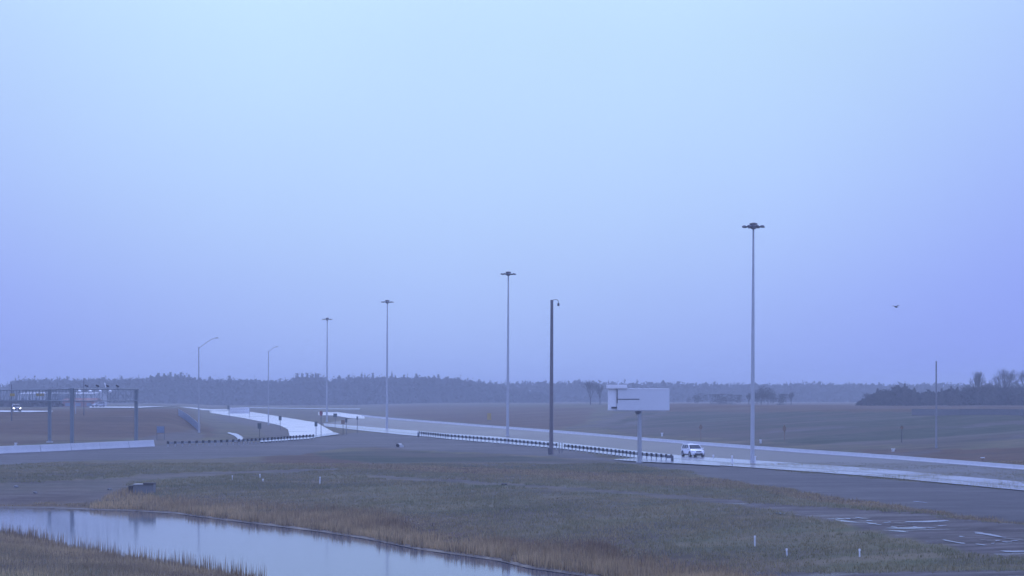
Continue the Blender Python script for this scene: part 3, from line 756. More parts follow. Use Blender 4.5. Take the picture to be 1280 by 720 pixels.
# ------------------------------------------------------------------ guardrails
def resample(pts, step):
    P = [Vector(p) for p in pts]; out = [P[0].copy()]; acc = 0
    for a, b in zip(P[:-1], P[1:]):
        L_ = (b - a).length; t = step - acc
        while t <= L_: out.append(a.lerp(b, t / L_)); t += step
        acc = (acc + L_) % step if t - step <= L_ else acc
        acc = L_ - (t - step)
    return out
def guardrail(label, px_pts, step, rail_mat='galv', end_dark=False):
    P = resample([at(*q) for q in px_pts], step)
    o = P[0].copy(); root = thing('guardrail', label, 'guardrail', o, 0, 'steel beam guardrails')
    # W-shaped beam: cross-section swept along the line
    prof = [(.0, .42), (.07, .46), (.07, .53), (.01, .575), (.01, .60), (.07, .645), (.07, .71), (.0, .75)]
    V = []; 
    for i, q in enumerate(P):
        d = (P[min(i + 1, len(P) - 1)] - P[max(i - 1, 0)]); d.z = 0; d.normalize(); nrm = Vector((-d.y, d.x, 0))
        if nrm.y < 0: nrm = -nrm                      # beam on the road side, away from the viewer
        for a, z in prof: V.append(q - o + nrm * (a + .12) + Vector((0, 0, z)))
        for a, z in prof[::-1]: V.append(q - o + nrm * (a + .105) + Vector((0, 0, z)))
    k = 2 * len(prof); m = MB(); m.add(V, [(i * k + j, i * k + (j + 1) % k, (i + 1) * k + (j + 1) % k, (i + 1) * k + j) for i in range(len(P) - 1) for j in range(k)])
    m.build('beam', M[rail_mat], root)
    pm = None
    for i, q in enumerate(P):
        d = (P[min(i + 1, len(P) - 1)] - P[max(i - 1, 0)]); a = math.atan2(d.y, d.x)
        if pm is None:
            pm = MB().box((0, 0, .2), (.10, .12, .7)).build('post', M['galv'], root)
            bk = MB().box((0, 0, .66), (.34, .16, .42)).build('offset_block', M['block'], pm)
            po, bo = pm, bk
        else:
            po = pm.copy(); COL.objects.link(po); po.parent = root
            bo = bk.copy(); COL.objects.link(bo); bo.parent = po
        po.location = q - o; po.rotation_euler = (0, 0, a)
    return root, P
rail_r1 = [(524, 545), (560, 549), (630, 555), (697, 561.5)]
rail_r2 = [(706, 562.5), (770, 569.8), (800, 573.5), (840, 577)]
rail_l = [(210, 558.5), (250, 557.5), (300, 555.5), (340, 553), (372, 550.5), (394, 549)]
guardrail('long guardrail with dark blocks, left of the thick dark pole along the wet lane', rail_r1, 1.7)
guardrail('shorter guardrail with dark blocks, passing behind the post of the grey sign box', rail_r2, 1.6)
guardrail('curved guardrail with dark blocks, between the concrete barrier and the small signs', rail_l, 1.25)
# gap markers between the two right-hand guardrails
for (px, lab) in ((699, 'thin dark post in the guardrail gap, nearer the thick dark pole'), (702.5, 'thin dark post in the guardrail gap, beside the start of the shorter guardrail')):
    p = at(px, 566); root = thing('marker_post', lab, 'post', p)
    MB().tube((0, 0, -.2), (0, 0, 1.5), .06, .06, 8).build('post', M['darksteel'], root)
    MB().lathe([(.08, 1.5), (.05, 1.58)], n=8).build('cap', M['galv'], root)
# end terminal
p = at(523, 546); root = thing('rail_terminal', 'dark square end block at the far start of the long guardrail', 'guardrail end', p)
MB().box((0, 0, .35), (.35, .3, .9)).build('block', M['darksteel'], root, bevel=.02); MB().box((0, -.16, .55), (.3, .03, .4)).build('reflector', M['bluegrey'], root)
p = at(840.5, 577.3); root = thing('rail_terminal', 'dark end post closing the shorter guardrail beside the white car', 'guardrail end', p)
MB().box((0, 0, .3), (.28, .24, .95)).build('block', M['darksteel'], root, bevel=.02); MB().box((-.4, .0, .62), (.8, .05, .3)).build('beam_end', M['darksteel'], root)

# ------------------------------------------------------------------ concrete barriers
def jersey(name, label, px_pts, h, w, mat, seam=6.0, prof=None):
    P = resample([at(*q) for q in px_pts], seam)
    o = P[0].copy(); root = thing(name, label, 'barrier', o)
    prof = prof or [(-w * .5, -.1), (-w * .5, .08), (-w * .36, h * .36), (-w * .2, h), (w * .2, h), (w * .36, h * .36), (w * .5, .08), (w * .5, -.1)]
    m = MB(); g = .035
    for a, b in zip(P[:-1], P[1:]):
        d = (b - a); L_ = d.length; d.normalize(); n_ = Vector((-d.y, d.x, 0)).normalized(); k = len(prof)
        V = []
        for q in (a + d * g - o, b - d * g - o):
            for t, z in prof: V.append(q + n_ * t + Vector((0, 0, z)))
        m.add(V, [(j, (j + 1) % k, k + (j + 1) % k, k + j) for j in range(k)] + [tuple(range(k))[::-1], tuple(range(k, 2 * k))])
    m.build('wall', M[mat], root)
    return root, P, o
root, P, o = jersey('concrete_barrier', 'pale damp concrete barrier running under the gantry at the left edge', [(-60, 571), (0, 567), (60, 564.5), (120, 561.5), (170, 559.2), (209, 557.2)], 1.02, .75, 'concrete_light')
m_ = MB()
for q in P[::2]: m_.box((q.x - o.x, q.y - o.y, q.z - o.z + .0), (.01, .01, .01))
root, P, o = jersey('concrete_barrier', 'long low pale concrete barrier along the far side of the main road', bar_px, .52, .5, 'concrete_light', 8.0)
# retaining wall at the field edge, right
pp = [at(1141, 518.6), at(1200, 518.8), at(1300, 519.5), at(1440, 521)]
o = pp[0].copy(); root = thing('retaining_wall', 'long low grey wall on the field crest under the dark thicket', 'wall', o)
m_ = MB(); c_ = MB()
for a, b in zip(pp[:-1], pp[1:]):
    d = b - a; ang = math.atan2(d.y, d.x); c = (a + b) / 2 - o
    m_.box((c.x, c.y, c.z + .45), (d.length, .3, 1.2), ang); c_.box((c.x, c.y, c.z + 1.09), (d.length, .4, .1), ang)
m_.build('wall', M['wall_grey'], root); c_.build('coping', M['wall_grey'], root)
for k in range(9):
    q = pp[0].lerp(pp[-1], k / 8) - o; MB().box((q.x, q.y - .02, q.z + .5), (.35, .5, 1.3)).build('pier', M['wall_grey'], root)

# ------------------------------------------------------------------ toll gantry
cols = {'a': (170.3, 279.), 'b': (90., 268.), 'c': (62., 291.), 'd': (-60., 330.)}
PT = {k: Vector((*pw(*v), float(H(*pw(*v))))) for k, v in cols.items()}
o = PT['b'].copy(); root = thing('gantry', 'steel toll gantry with lattice truss and cameras over the concrete barrier', 'gantry', o)
ztop, zbot = 9.3 - o.z, 7.5 - o.z
for k in 'abcd':
    q = PT[k] - o; c = MB(); c.box((q.x, q.y, (9.45 - o.z) / 2 - .1), (.5, .5, 9.45 - o.z + .2)); col = c.build('column', M['gantry'], root, bevel=.03)
    MB().box((q.x, q.y, q.z + .12), (.9, .9, .24)).build('footing', M['concrete'], col)
def truss(a, b, off=.55):
    a, b = PT[a] - o, PT[b] - o; d = (b - a); d.z = 0; L_ = d.length; d.normalize(); n_ = Vector((-d.y, d.x, 0))
    m = MB(); nbay = max(3, int(L_ / 1.5))
    for s_ in (-off, off):
        A, B = a + n_ * s_, b + n_ * s_
        for z in (ztop, zbot): m.tube((A.x, A.y, z), (B.x, B.y, z), .085, n=6)
        for i in range(nbay + 1):
            q = A.lerp(B, i / nbay); m.tube((q.x, q.y, zbot), (q.x, q.y, ztop), .035, n=4)
            if i < nbay:
                q2 = A.lerp(B, (i + 1) / nbay); m.tube((q.x, q.y, zbot if i % 2 else ztop), (q2.x, q2.y, ztop if i % 2 else zbot), .022, n=4)
    for i in range(nbay + 1):
        q = a.lerp(b, i / nbay)
        for z in (ztop, zbot): m.tube(q + n_ * -off + Vector((0, 0, z - q.z)), q + n_ * off + Vector((0, 0, z - q.z)), .03, n=4)
    m.build('truss', M['gantry'], root)
    return a, b, n_
ta = truss('a', 'b'); truss('b', 'c'); truss('c', 'd')
uu = 272 / F
def on_truss(px):
    t = (170.3 - px) / (170.3 - 90.); return (PT['a'] - o).lerp(PT['b'] - o, t)
for px in (108, 121.3, 133.6, 146.6):
    q = on_truss(px); m_ = MB(); m_.tube((q.x, q.y, ztop), (q.x, q.y, ztop + .45), .03, n=6)
    m_.build('bracket', M['gantry'], root)
    c = MB(); c.tube((q.x - .22, q.y - .1, ztop + .62), (q.x + .22, q.y - .22, ztop + .42), .13, .15, 8).build('camera', M['trim'], root)
for px in (96, 109, 121.3, 133.6):
    q = on_truss(px); c = MB()
    c.lathe([(.1, .28), (.26, .16), (.28, 0), (.18, -.16)][::-1], (q.x + .6, q.y - .9, ztop - .4), 10).build('lamp_head', M['carwhite'], root, smooth=True)
    MB().tube((q.x + .4, q.y - .5, ztop), (q.x + .6, q.y - .9, ztop - .15), .03, n=5).build('bracket', M['gantry'], root)
q = on_truss(131.5); MB().tube((q.x, q.y, ztop + .3), (q.x - .22, q.y, ztop + 1.05), .08, .1, 8).build('antenna', M['white'], root)
for px, w_ in ((19.5, 6), (54, 10)):
    d_ = 300; X = (px - CX) / F * d_
    MB().box((X - o.x, d_ - 2 - o.y, CAMH + (HZ - 493.5) / F * d_ - o.z), (w_ * d_ / F, .08, .45)).build('warning_panel', M['yellow'], root)

# ------------------------------------------------------------------ far buildings on the left
def bld(name, label, cat, px0, px1, D, top, mat, roofmat, depth=18, over=.3, doors=0):
    x0, x1 = (px0 - CX) / F * D, (px1 - CX) / F * D; xc = (x0 + x1) / 2; z = float(H(xc, D)); h = CAMH + (HZ - top) / F * D - z
    root = thing(name, label, cat, (xc, D, z)); w_ = x1 - x0
    MB().box((0, depth / 2, h / 2 - .3), (w_, depth, h + .6)).build('wall', M[mat], root)
    r = MB(); e = over; hh = .9
    r.add([(-w_ / 2 - e, -e, h), (w_ / 2 + e, -e, h), (w_ / 2 + e, depth + e, h), (-w_ / 2 - e, depth + e, h), (-w_ / 2 - e, depth / 2, h + hh), (w_ / 2 + e, depth / 2, h + hh)],
          [(0, 1, 5, 4), (3, 4, 5, 2), (0, 4, 3), (1, 2, 5), (0, 3, 2, 1)]); r.build('roof', M[roofmat], root)
    for k in range(doors):
        MB().box((-w_ / 2 + w_ * (k + .5) / doors, -.04, h * .38), (w_ / doors * .45, .1, h * .5)).build('door', M['bluegrey'], root)
    return root
bld('warehouse', 'long pale warehouse seen hazily through the gantry truss', 'building', 22, 116, 860, 492.5, 'warehouse_wall', 'warehouse_wall', 30, doors=6)
bld('shed', 'low red-brown shed behind the gantry truss, left of the small white van', 'building', 78, 118, 700, 500.5, 'brickred', 'brickred', 12, doors=3)

# dark hedge in front of the warehouse, at the left edge
wood('hedge', [(640, [(-120, 502), (0, 502.5), (40, 503), (76, 503.5)])], 0, 8, .4, 40, rows=1, step=1.6, row_gap=3, c0=(.05, .045, .045), c1=(.10, .09, .085))

# ------------------------------------------------------------------ cars
def make_car(name, label, cat, p, rz, paint, lit=False, group=None, roof_extra=False):
    root = thing(name, label, cat, p, rz, group)
    st = [(-2.27, .70, .42, .86), (-2.2, .84, .34, 1.0), (-1.95, .90, .28, 1.06), (-1.0, .92, .27, 1.07), (0, .92, .27, 1.05), (.95, .92, .27, 1.04), (1.2, .91, .27, 1.02), (1.75, .88, .28, .95), (2.08, .82, .30, .87), (2.24, .72, .36, .76), (2.29, .6, .42, .66)]
    V = []; 
    for x, w_, zb, zt_ in st:
        zm = zb + (zt_ - zb) * .45
        V += [(x, -w_ * .93, zb), (x, -w_, zb + .1), (x, -w_ * 1.0, zm), (x, -w_ * .95, zt_ - .09), (x, -w_ * .82, zt_), (x, 0, zt_ + .03), (x, w_ * .82, zt_), (x, w_ * .95, zt_ - .09), (x, w_, zm), (x, w_, zb + .1), (x, w_ * .93, zb)]
    k = 11; m = MB(); m.add(V, [(i * k + j, i * k + (j + 1) % k, (i + 1) * k + (j + 1) % k, (i + 1) * k + j) for i in range(len(st) - 1) for j in range(k)] + [tuple(range(k)), tuple(range((len(st) - 1) * k, len(st) * k))[::-1]])
    body = m.build('body', M[paint], root, smooth=True)
    # greenhouse: roof and pillars
    def cab(x0, x1, w0, X0, X1, w1, z0=1.04, z1=1.66):
        V = []
        for t in (0, .5, .9, 1.0):
            e = t ** 1.1; xa = x0 + (X0 - x0) * e; xb = x1 + (X1 - x1) * e; w_ = w0 + (w1 - w0) * e - (.05 if t == 1 else 0); z = z0 + (z1 - z0) * t
            if t == 1: xa += .1; xb -= .12
            V += [(xa, -w_, z), (xb, -w_, z), (xb + .06, 0, z), (xb, w_, z), (xa, w_, z), (xa - .06, 0, z)]
        return V
    V = cab(-2.12, 1.12, .86, -1.85, .28, .68); m = MB(); k = 6
    m.add(V, [(i * k + j, i * k + (j + 1) % k, (i + 1) * k + (j + 1) % k, (i + 1) * k + j) for i in range(3) for j in range(k)] + [tuple(range(3 * k, 4 * k))])
    m.build('roof', M[paint], root, smooth=True)
    # windows, a centimetre proud of the pillars
    def P_(x_t, y_s, t, front=None):
        e = t ** 1.1; return None
    zz = lambda t: 1.04 + .62 * t
    xf = lambda t: 1.12 - .84 * t ** 1.1; xr = lambda t: -2.12 + .27 * t ** 1.1; wy = lambda t: .86 - .18 * t ** 1.1
    a, b_ = .1, .86
    MB().add([(xf(a) + .045, -wy(a) * .92, zz(a)), (xf(a) + .1, 0, zz(a)), (xf(a) + .045, wy(a) * .92, zz(a)), (xf(b_) + .045, wy(b_) * .9, zz(b_)), (xf(b_) + .1, 0, zz(b_)), (xf(b_) + .045, -wy(b_) * .9, zz(b_))], [(0, 1, 4, 5), (1, 2, 3, 4)]).build('windscreen', M['glass'], root)
    MB().add([(xr(a) - .045, -wy(a) * .88, zz(a)), (xr(a) - .1, 0, zz(a)), (xr(a) - .045, wy(a) * .88, zz(a)), (xr(b_) - .045, wy(b_) * .86, zz(b_)), (xr(b_) - .1, 0, zz(b_)), (xr(b_) - .045, -wy(b_) * .86, zz(b_))], [(0, 5, 4, 1), (1, 4, 3, 2)]).build('rear_window', M['glass'], root)
    for s_ in (-1, 1):
        for (u0, u1) in ((-1.85, -1.1), (-1.02, -.12), (-.04, .82)):
            t1 = min(u1, xf(b_) - .1)
            MB().add([(u0, s_ * (wy(a) + .015), zz(a)), (u1, s_ * (wy(a) + .015), zz(a)), (t1, s_ * (wy(b_) + .015), zz(b_)), (max(u0, -1.75), s_ * (wy(b_) + .015), zz(b_))], [(0, 1, 2, 3)]).build('side_window', M['glass'], root)
        m = MB(); m.box((.9, s_ * .98, 1.1), (.16, .2, .14)); m.build('mirror', M[paint], root, bevel=.02)
        # lamps
        MB().add([(2.10, s_ * .80, .84), (2.28, s_ * .56, .78), (2.30, s_ * .5, .64), (2.16, s_ * .8, .66), (1.95, s_ * .88, .82)], [(0, 1, 2, 3), (0, 3, 4)]).build('headlight', M['lit' if lit else 'lens'], root)
        if lit: MB().lathe([(.02, -.05), (.13, -.02), (.13, .02), (.02, .05)], (2.3, s_ * .62, .7), 10).build('headlight_bulb', M['lit'], root)
        MB().box((-2.24, s_ * .68, .88), (.1, .24, .2)).build('tail_light', M['red'], root)
        MB().box((2.24, s_ * .6, .43), (.1, .22, .12)).build('fog_light', M['lens'], root)
        MB().box((0, s_ * .90, .32), (3.0, .1, .14)).build('sill', M['trim'], root)
        for x in (-1.38, 1.42):
            w_ = MB().tube((0, s_ * .70, 0), (0, s_ * .945, 0), .36, .36, 20).build('wheel', M['tyre'], root, smooth=True); w_.location = (x, 0, .36)
            MB().tube((0, s_ * .94, 0), (0, s_ * .955, 0), .22, .22, 12).build('rim', M['rim'], w_)
            m = MB(); n = 12
            for i in range(n):
                t0, t1 = math.pi * i / n, math.pi * (i + 1) / n
                m.add([(x + .38 * math.cos(t0), s_ * .925, .36 + .38 * math.sin(t0)), (x + .46 * math.cos(t0), s_ * .925, .36 + .46 * math.sin(t0)), (x + .46 * math.cos(t1), s_ * .925, .36 + .46 * math.sin(t1)), (x + .38 * math.cos(t1), s_ * .925, .36 + .38 * math.sin(t1))], [(0, 1, 2, 3)])
            m.build('wheel_arch', M['trim'], root)
    MB().box((2.27, 0, .72), (.08, .72, .13)).build('grille', M['trim'], root)
    MB().box((2.24, 0, .42), (.16, 1.0, .2)).build('bumper_intake', M['trim'], root)
    MB().box((2.2, 0, .28), (.22, 1.4, .1)).build('skid_plate', M['trim'], root)
    MB().box((2.325, 0, .56), (.02, .3, .11)).build('number_plate', M['white'], root)
    for s_ in (-1, 1): MB().tube((-1.5, s_ * .6, 1.69), (.1, s_ * .6, 1.69), .02, n=6).build('roof_rail', M['darksteel'], root)
    return root
p = at(866, 571.5); p.z += .045
make_car('car', 'white SUV driving towards the viewer on the wet lane', 'car', p, R(-90 + 13), 'carwhite').scale = (1.06, 1.06, 1.03)
p = at(20, 515.3); p.z += .13
make_car('car', 'grey car with lit headlights on the embankment road behind the gantry', 'car', p, R(-90 + 22), 'cargrey', lit=True)
p = at(123, 509.5); p.z += .2
make_car('car', 'tiny pale white car at the end of the red-brown shed', 'car', p, R(-90 - 40), 'caroff')

# ------------------------------------------------------------------ road signs
def sign(label, px, top, pbot, base, wpx, face, post='darksteel', posts=1, shape='rect', name='road_sign', rz=0.0, group=None):
    p = at(px, base); u = p.y / F; zt_ = lambda y: CAMH + (HZ - y) * u - p.z
    root = thing(name, label, 'sign', p, rz, group); w_ = wpx * u; z1, z0 = zt_(top), zt_(pbot)
    xsx = [0] if posts == 1 else [-w_ / 2 - .02, w_ / 2 + .02]
    for x in xsx: MB().tube((x, .06, -.3), (x, .06, z1 - (.02 if posts == 1 else -.15)), .06, .06, 6).build('post', M[post], root)
    if shape == 'rect': m = MB().box((0, 0, (z0 + z1) / 2), (w_ - .06, .05, z1 - z0))
    elif shape == 'diamond':
        c = (z0 + z1) / 2; h = (z1 - z0) / 2; m = MB(); V = [(0, y, c + h) for y in (-.02, .02)] + [(w_ / 2, y, c) for y in (-.02, .02)] + [(0, y, c - h) for y in (-.02, .02)] + [(-w_ / 2, y, c) for y in (-.02, .02)]
        m.add(V, [(0, 2, 4, 6), (1, 7, 5, 3), (0, 1, 3, 2), (2, 3, 5, 4), (4, 5, 7, 6), (6, 7, 1, 0)])
    else:
        c = (z0 + z1) / 2; h = (z1 - z0) / 2; m = MB(); n = 8; V = [(h * math.cos(a) * w_ / (z1 - z0), y, c + h * math.sin(a)) for y in (-.02, .02) for a in [math.pi * (2 * i + 1) / 8 for i in range(8)]]
        m.add(V, [tuple(range(8)), tuple(range(15, 7, -1))] + [(i, (i + 1) % 8, 8 + (i + 1) % 8, 8 + i) for i in range(8)])
    m.build('panel', M[face], root)
    for k in (.25, .75): MB().box((0, .05, z0 + (z1 - z0) * k), (w_ * .8, .05, .05)).build('brace', M[post], root)
    return root
sign('blue-grey sign on two dark posts on the brown slope right of the gantry', 200.7, 533, 541, 550, 9, 'bluegrey', posts=2)
sign('wide white panel on two dark posts at the far end of the ramp', 299.5, 509.5, 517, 522.5, 25, 'white', posts=2, rz=math.pi)
sign('square dark sign in the grass left of the ramp, behind the curved guardrail', 324.3, 529, 536, 546, 5, 'signback', 'wood_dark')
sign('dark sign on a post at the left edge of the ramp, midway along it', 350.2, 520, 525.5, 537.5, 4, 'signback')
sign('short dark sign at the right end of the curved guardrail', 395, 527, 533, 546, 4, 'signback')
sign('red sign on a thick dark post at the ramp nose', 401.3, 513.5, 520, 546, 4.6, 'red', shape='octagon')
sign('dark square sign right of the red sign, at the edge of the wet lane', 419, 516.8, 521.5, 536.5, 5, 'signback')
sign('low brown sign with a reddish post in the verge right of the ramp nose', 428.8, 525, 530, 544, 5, 'orange', 'wood_dark')
sign('thin dark sign behind the low brown one right of the ramp nose', 432.8, 523, 528, 543.5, 3, 'signback')
sign('narrow pole sign farthest right of the ramp nose cluster', 446.6, 520.5, 524.5, 541.5, 2.4, 'signback')
sign('small dark sign at the far upper end of the ramp beside the white panel', 285.5, 507, 512, 519, 3, 'signback')
sign('yellow sign on the far slope left of the second high mast', 611.5, 516.5, 525, 528, 5.4, 'yellow')
sign('orange sign on a post on the slope above the white SUV', 876, 530, 538, 551, 5, 'orange', 'orange', shape='diamond')
sign('orange sign on the slope just right of the tallest mast', 980.5, 530.5, 541, 552, 5, 'orange', 'orange', shape='diamond')
sign('faint orange sign on the slope left of the tall slim pole', 1127.2, 531.5, 537.5, 553, 4.5, 'orange', 'wood_dark', shape='diamond')

def stake(label, px, top, base, mat='panel', r=.035):
    p = at(px, base); s_ = CAMH + (HZ - top) / F * p.y - p.z
    root = thing('marker_stake', label, 'stake', p, rz=random.uniform(0, 3)); root.rotation_euler = (R(random.uniform(-3, 3)), R(random.uniform(-3, 3)), .4)
    MB().box((0, 0, s_ / 2 - .1), (r * 2, r * 1.4, s_ + .2)).build('stake', M[mat], root)
    MB().box((0, 0, s_ - .06), (r * 2.6, r * 2, .12)).build('cap', M['white'], root)
stake('white stake in the grass slope, leftmost of three at lower right', 943.5, 669.5, 681.5)
stake('white stake in the grass slope, middle of three at lower right', 983.8, 685.5, 698)
stake('white stake in the grass slope, rightmost of three at lower right', 1074.6, 686, 698)
stake('faint white stake in the upper bank, leftmost above the pond', 290.5, 594, 601, r=.03)
stake('white stake in the upper bank, taller of the close pair above the pond', 325, 592.5, 598.5, r=.05)
stake('short white stake just right of the taller one of the pair above the pond', 328.5, 598.5, 603, r=.05)
stake('white stake alone in the upper bank above the pond, right of the close pair', 399.8, 596, 603.5, r=.05)
stake('white marker on the wet lane edge just right of the white SUV', 891.5, 568.5, 573, r=.07)
stake('white marker on the wet lane, left of the tallest mast', 915.5, 569.5, 581, r=.07)
stake('white marker at the foot of the tallest mast', 943.8, 570, 579, r=.07)
stake('pale marker on the slope above the white SUV and left of it', 827.5, 541, 545.5, r=.14)
stake('pale marker on the slope right of the tallest mast foot', 950.8, 549.5, 554, r=.12)
stake('small white marker beyond the road, just left of the tall slim pole', 1116.5, 560.8, 564.5, r=.17)
stake('orange marker beyond the road near the right edge', 1228.5, 571.5, 575.5, 'orange', .16)
stake('white marker behind the concrete barrier near the left edge', 19.5, 553.5, 557.5, r=.16)

# ------------------------------------------------------------------ fence on the mound's right flank
fp = [at(250, 541), at(244, 535), at(237, 529), at(230, 524), at(223, 519.5)]
o = fp[0].copy(); root = thing('silt_fence', 'pale blue-grey fence climbing the flank of the brown mound', 'fence', o)
P = resample(fp, 3.0); m_ = MB()
for a, b in zip(P[:-1], P[1:]):
    d = b - a; n_ = Vector((-d.y, d.x, 0)).normalized() * .02
    V = []
    for q in (a - o, b - o):
        for sg, z in ((-1, .05), (-1, 1.5), (1, 1.5), (1, .05)): V.append(q + n_ * sg + Vector((0, 0, z)))
    m_.add(V, [(0, 1, 5, 4), (1, 2, 6, 5), (2, 3, 7, 6), (3, 0, 4, 7)])
m_.build('panel', M['bluegrey'], root)
for q in P[::2]:
    q = q - o; MB().tube((q.x, q.y - .06, q.z - .2), (q.x, q.y - .06, q.z + 1.7), .05, n=6).build('post', M['galv'], root)

# ------------------------------------------------------------------ headwall, culvert, stones
p = at(179, 617); u = p.y / F
root = thing('headwall', 'grey concrete headwall block on the pond bank at left', 'concrete block', p, R(-4))
w_ = 26.5 * u; h = 11 * u
MB().box((0, .4, h / 2 - .1), (w_, .8, h + .2)).build('wall', M['wall_grey'], root, bevel=.03)
MB().box((w_ * .25, .35, h + .09), (w_ * .5, .9, .18)).build('cap', M['wood_dark'], root)
MB().box((-w_ * .22, .35, h + .035), (w_ * .5, .9, .07)).build('ledge', M['concrete'], root)
MB().box((-w_ / 2 - .22, .35, h * .42), (.3, 1.0, h * .9)).build('wing_wall', M['wood_dark'], root)
p = at(497, 559); root = thing('culvert', 'short culvert pipe end with a dark mouth in the verge', 'culvert', p)
m_ = MB(); m_.tube((0, 0, .22), (.35, 1.6, .22), .32, .32, 16, cap=False); m_.build('pipe', M['concrete'], root)
MB().tube((.0, .05, .22), (.02, .1, .22), .28, .28, 16).build('mouth', M['block'], root)
MB().box((.6, .2, .1), (.6, .2, .3)).build('apron', M['concrete_light'], root)

def stone(label, px, py, r, seed, mat='wall_grey'):
    import bmesh
    rr = random.Random(seed); bm = bmesh.new(); bmesh.ops.create_icosphere(bm, subdivisions=2, radius=r)
    for v in bm.verts: v.co *= rr.uniform(.75, 1.15); v.co.z *= .6
    me = bpy.data.meshes.new('stone'); bm.to_mesh(me); bm.free(); me.materials.append(M[mat])
    o = bpy.data.objects.new('stone', me); COL.objects.link(o); q = at(px, py); o.location = (q.x, q.y, q.z + r * .25); tag(o, label, 'stone')
stone('pale stone on the dark bank by the left edge, upper one', 20, 609.5, .25, 1)
stone('pale stone on the dark bank by the left edge, lower one', 44, 617, .22, 2)
stone('pale stone on the dark bank just left of the headwall', 137, 612.5, .22, 3)
stone('small dark clod beside the track, mid slope', 630, 607, .3, 4, 'wood_dark')

# ------------------------------------------------------------------ bird
D = 260.; X = (1120 - CX) / F * D; Z = CAMH + (HZ - 383.5) / F * D
m_ = MB(); 
m_.lathe([(.01, -.28), (.06, -.2), (.09, 0), (.07, .14), (.045, .2), (.01, .27)], n=8)
V = [(v[0], v[2], v[1]) for v in m_.v]; m_.v = V
for s_ in (-1, 1):
    m_.add([(s_ * .05, .1, .02), (s_ * .05, -.1, .02), (s_ * .3, -.06, .12), (s_ * .3, .14, .12), (s_ * .56, -.06, .1), (s_ * .5, .06, .1), (s_ * .05, 0, .045), (s_ * .3, .04, .15)],
           [(0, 3, 2, 1), (3, 5, 4, 2), (0, 6, 7, 3), (1, 2, 7, 6), (3, 7, 5), (2, 4, 7), (4, 5, 7)])
m_.add([(-.04, -.24, 0), (.04, -.24, 0), (.08, -.4, 0), (-.08, -.4, 0), (0, -.3, .02)], [(0, 1, 2, 3), (0, 4, 1), (1, 4, 2), (2, 4, 3), (3, 4, 0)])
bd = m_.build('bird', M['bird']); bd.scale = (1.5, 1.5, 1.5); bd.location = (X, D, Z); bd.rotation_euler = (R(8), R(-6), R(25)); tag(bd, 'dark bird gliding with spread wings in the empty sky at right', 'bird')

# ------------------------------------------------------------------ haze
hz = MB(); hz.box((0, 1450, 15.2), (5100, 3300, 39.2)); o = hz.build('haze', bpy.data.materials.new('haze_air')); o['kind'] = 'stuff'
m = o.data.materials[0]; m.use_nodes = True; nt = m.node_tree; nt.nodes.clear()
out = nt.nodes.new('ShaderNodeOutputMaterial'); pv = nt.nodes.new('ShaderNodeVolumePrincipled')
pv.inputs['Color'].default_value = (.90, .94, .99, 1); pv.inputs['Density'].default_value = .00062; pv.inputs['Anisotropy'].default_value = 0.0
nt.links.new(pv.outputs[0], out.inputs['Volume'])

# ------------------------------------------------------------------ sky and light
SUN_EL, SUN_AZ = 38, -4            # veiled sun ahead of the viewer, high
wd = bpy.data.worlds.new('World'); sc.world = wd; wd.use_nodes = True
nt = wd.node_tree; N, L = nt.nodes, nt.links; N.clear()
outw = N.new('ShaderNodeOutputWorld'); bg = N.new('ShaderNodeBackground'); bg.inputs['Strength'].default_value = .1
sky = N.new('ShaderNodeTexSky'); sky.sky_type = 'NISHITA'; sky.sun_disc = False; sky.sun_elevation = R(SUN_EL); sky.sun_rotation = R(SUN_AZ)
sky.air_density = 2; sky.dust_density = 3; sky.ozone_density = 4
tc = N.new('ShaderNodeTexCoord'); sx_ = N.new('ShaderNodeSeparateXYZ'); L.new(tc.outputs['Generated'], sx_.inputs[0])
cr = N.new('ShaderNodeValToRGB'); L.new(sx_.outputs['Z'], cr.inputs['Fac'])
SK = 10.0
stops = [(-.02, (.03, .035, .06)), (.0, (.25, .35, .98)), (.06, (.27, .39, 1.03)), (.12, (.315, .455, 1.04)), (.2, (.36, .52, 1.0)), (.35, (.5, .70, 1.5)), (.6, (.67, .88, 2.0)), (1, (.75, .97, 2.15))]
els = cr.color_ramp.elements
els[0].position = 0; els[0].color = (*stops[1][1], 1); els[1].position = 1; els[1].color = (*stops[-1][1], 1)
for p_, c_ in stops[2:-1]:
    e = els.new(p_); e.color = (*c_, 1)
sc_ = N.new('ShaderNodeVectorMath'); sc_.operation = 'SCALE'; sc_.inputs['Scale'].default_value = SK; L.new(cr.outputs['Color'], sc_.inputs[0])
# brighter patch of cloud in front of the veiled sun
dt = N.new('ShaderNodeVectorMath'); dt.operation = 'DOT_PRODUCT'; L.new(tc.outputs['Generated'], dt.inputs[0])
v0 = Vector((math.sin(R(-1.8)) * math.cos(R(15)), math.cos(R(-1.8)) * math.cos(R(15)), math.sin(R(15)))); dt.inputs[1].default_value = v0
mr = N.new('ShaderNodeMapRange'); mr.interpolation_type = 'SMOOTHSTEP'; mr.inputs['From Min'].default_value = .925; mr.inputs['From Max'].default_value = 1.0; L.new(dt.outputs['Value'], mr.inputs['Value'])
gl = N.new('ShaderNodeVectorMath'); gl.operation = 'SCALE'; gl.inputs[0].default_value = (1.5, 2.5, .6); L.new(mr.outputs['Result'], gl.inputs['Scale'])
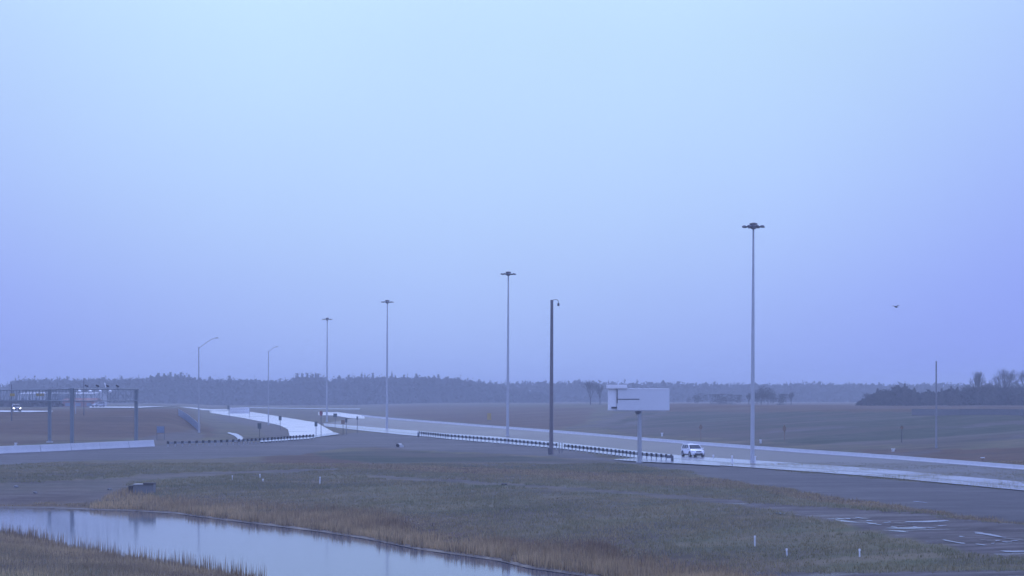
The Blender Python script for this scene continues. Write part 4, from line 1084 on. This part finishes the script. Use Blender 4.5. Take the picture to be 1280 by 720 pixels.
# soft unevenness of the cloud deck
cn = N.new('ShaderNodeTexNoise'); cn.inputs['Scale'].default_value = 2.2; cn.inputs['Detail'].default_value = 3; L.new(tc.outputs['Generated'], cn.inputs['Vector'])
cm = N.new('ShaderNodeMapRange'); cm.inputs['From Min'].default_value = .3; cm.inputs['From Max'].default_value = .7; cm.inputs['To Min'].default_value = .94; cm.inputs['To Max'].default_value = 1.06; L.new(cn.outputs['Fac'], cm.inputs['Value'])
ad = N.new('ShaderNodeVectorMath'); ad.operation = 'ADD'; L.new(sc_.outputs[0], ad.inputs[0]); L.new(gl.outputs[0], ad.inputs[1])
ml = N.new('ShaderNodeVectorMath'); ml.operation = 'SCALE'; L.new(ad.outputs[0], ml.inputs[0]); L.new(cm.outputs['Result'], ml.inputs['Scale'])
mx = N.new('ShaderNodeMix'); mx.data_type = 'RGBA'; mx.inputs['Factor'].default_value = .93; L.new(sky.outputs[0], mx.inputs['A']); L.new(ml.outputs[0], mx.inputs['B'])
L.new(mx.outputs['Result'], bg.inputs['Color']); L.new(bg.outputs[0], outw.inputs['Surface'])

sd_ = bpy.data.lights.new('sun', 'SUN'); sd_.energy = .5; sd_.angle = R(20); sd_.color = (.85, .9, 1.0)
so = bpy.data.objects.new('sun', sd_); COL.objects.link(so)
dirv = Vector((math.sin(R(SUN_AZ)) * math.cos(R(SUN_EL)), math.cos(R(SUN_AZ)) * math.cos(R(SUN_EL)), math.sin(R(SUN_EL))))
so.rotation_euler = dirv.to_track_quat('Z', 'Y').to_euler(); so.location = (0, 0, 60)

# ------------------------------------------------------------------ camera and colour
cd = bpy.data.cameras.new('camera'); cam = bpy.data.objects.new('camera', cd); COL.objects.link(cam); sc.camera = cam
cd.sensor_width = 36; cd.lens = 36 * F / 1280; cd.shift_y = (HZ - 360) / 1280; cd.clip_start = .5; cd.clip_end = 9000
cam.location = (0, 0, CAMH); cam.rotation_euler = (R(90), 0, 0)
vs = sc.view_settings; vs.view_transform = 'Standard'; vs.look = 'None'; vs.exposure = 0; vs.gamma = 1; vs.use_curve_mapping = False
sc.cycles.max_bounces = 6; sc.cycles.volume_bounces = 0
sc.cycles.use_denoising = True
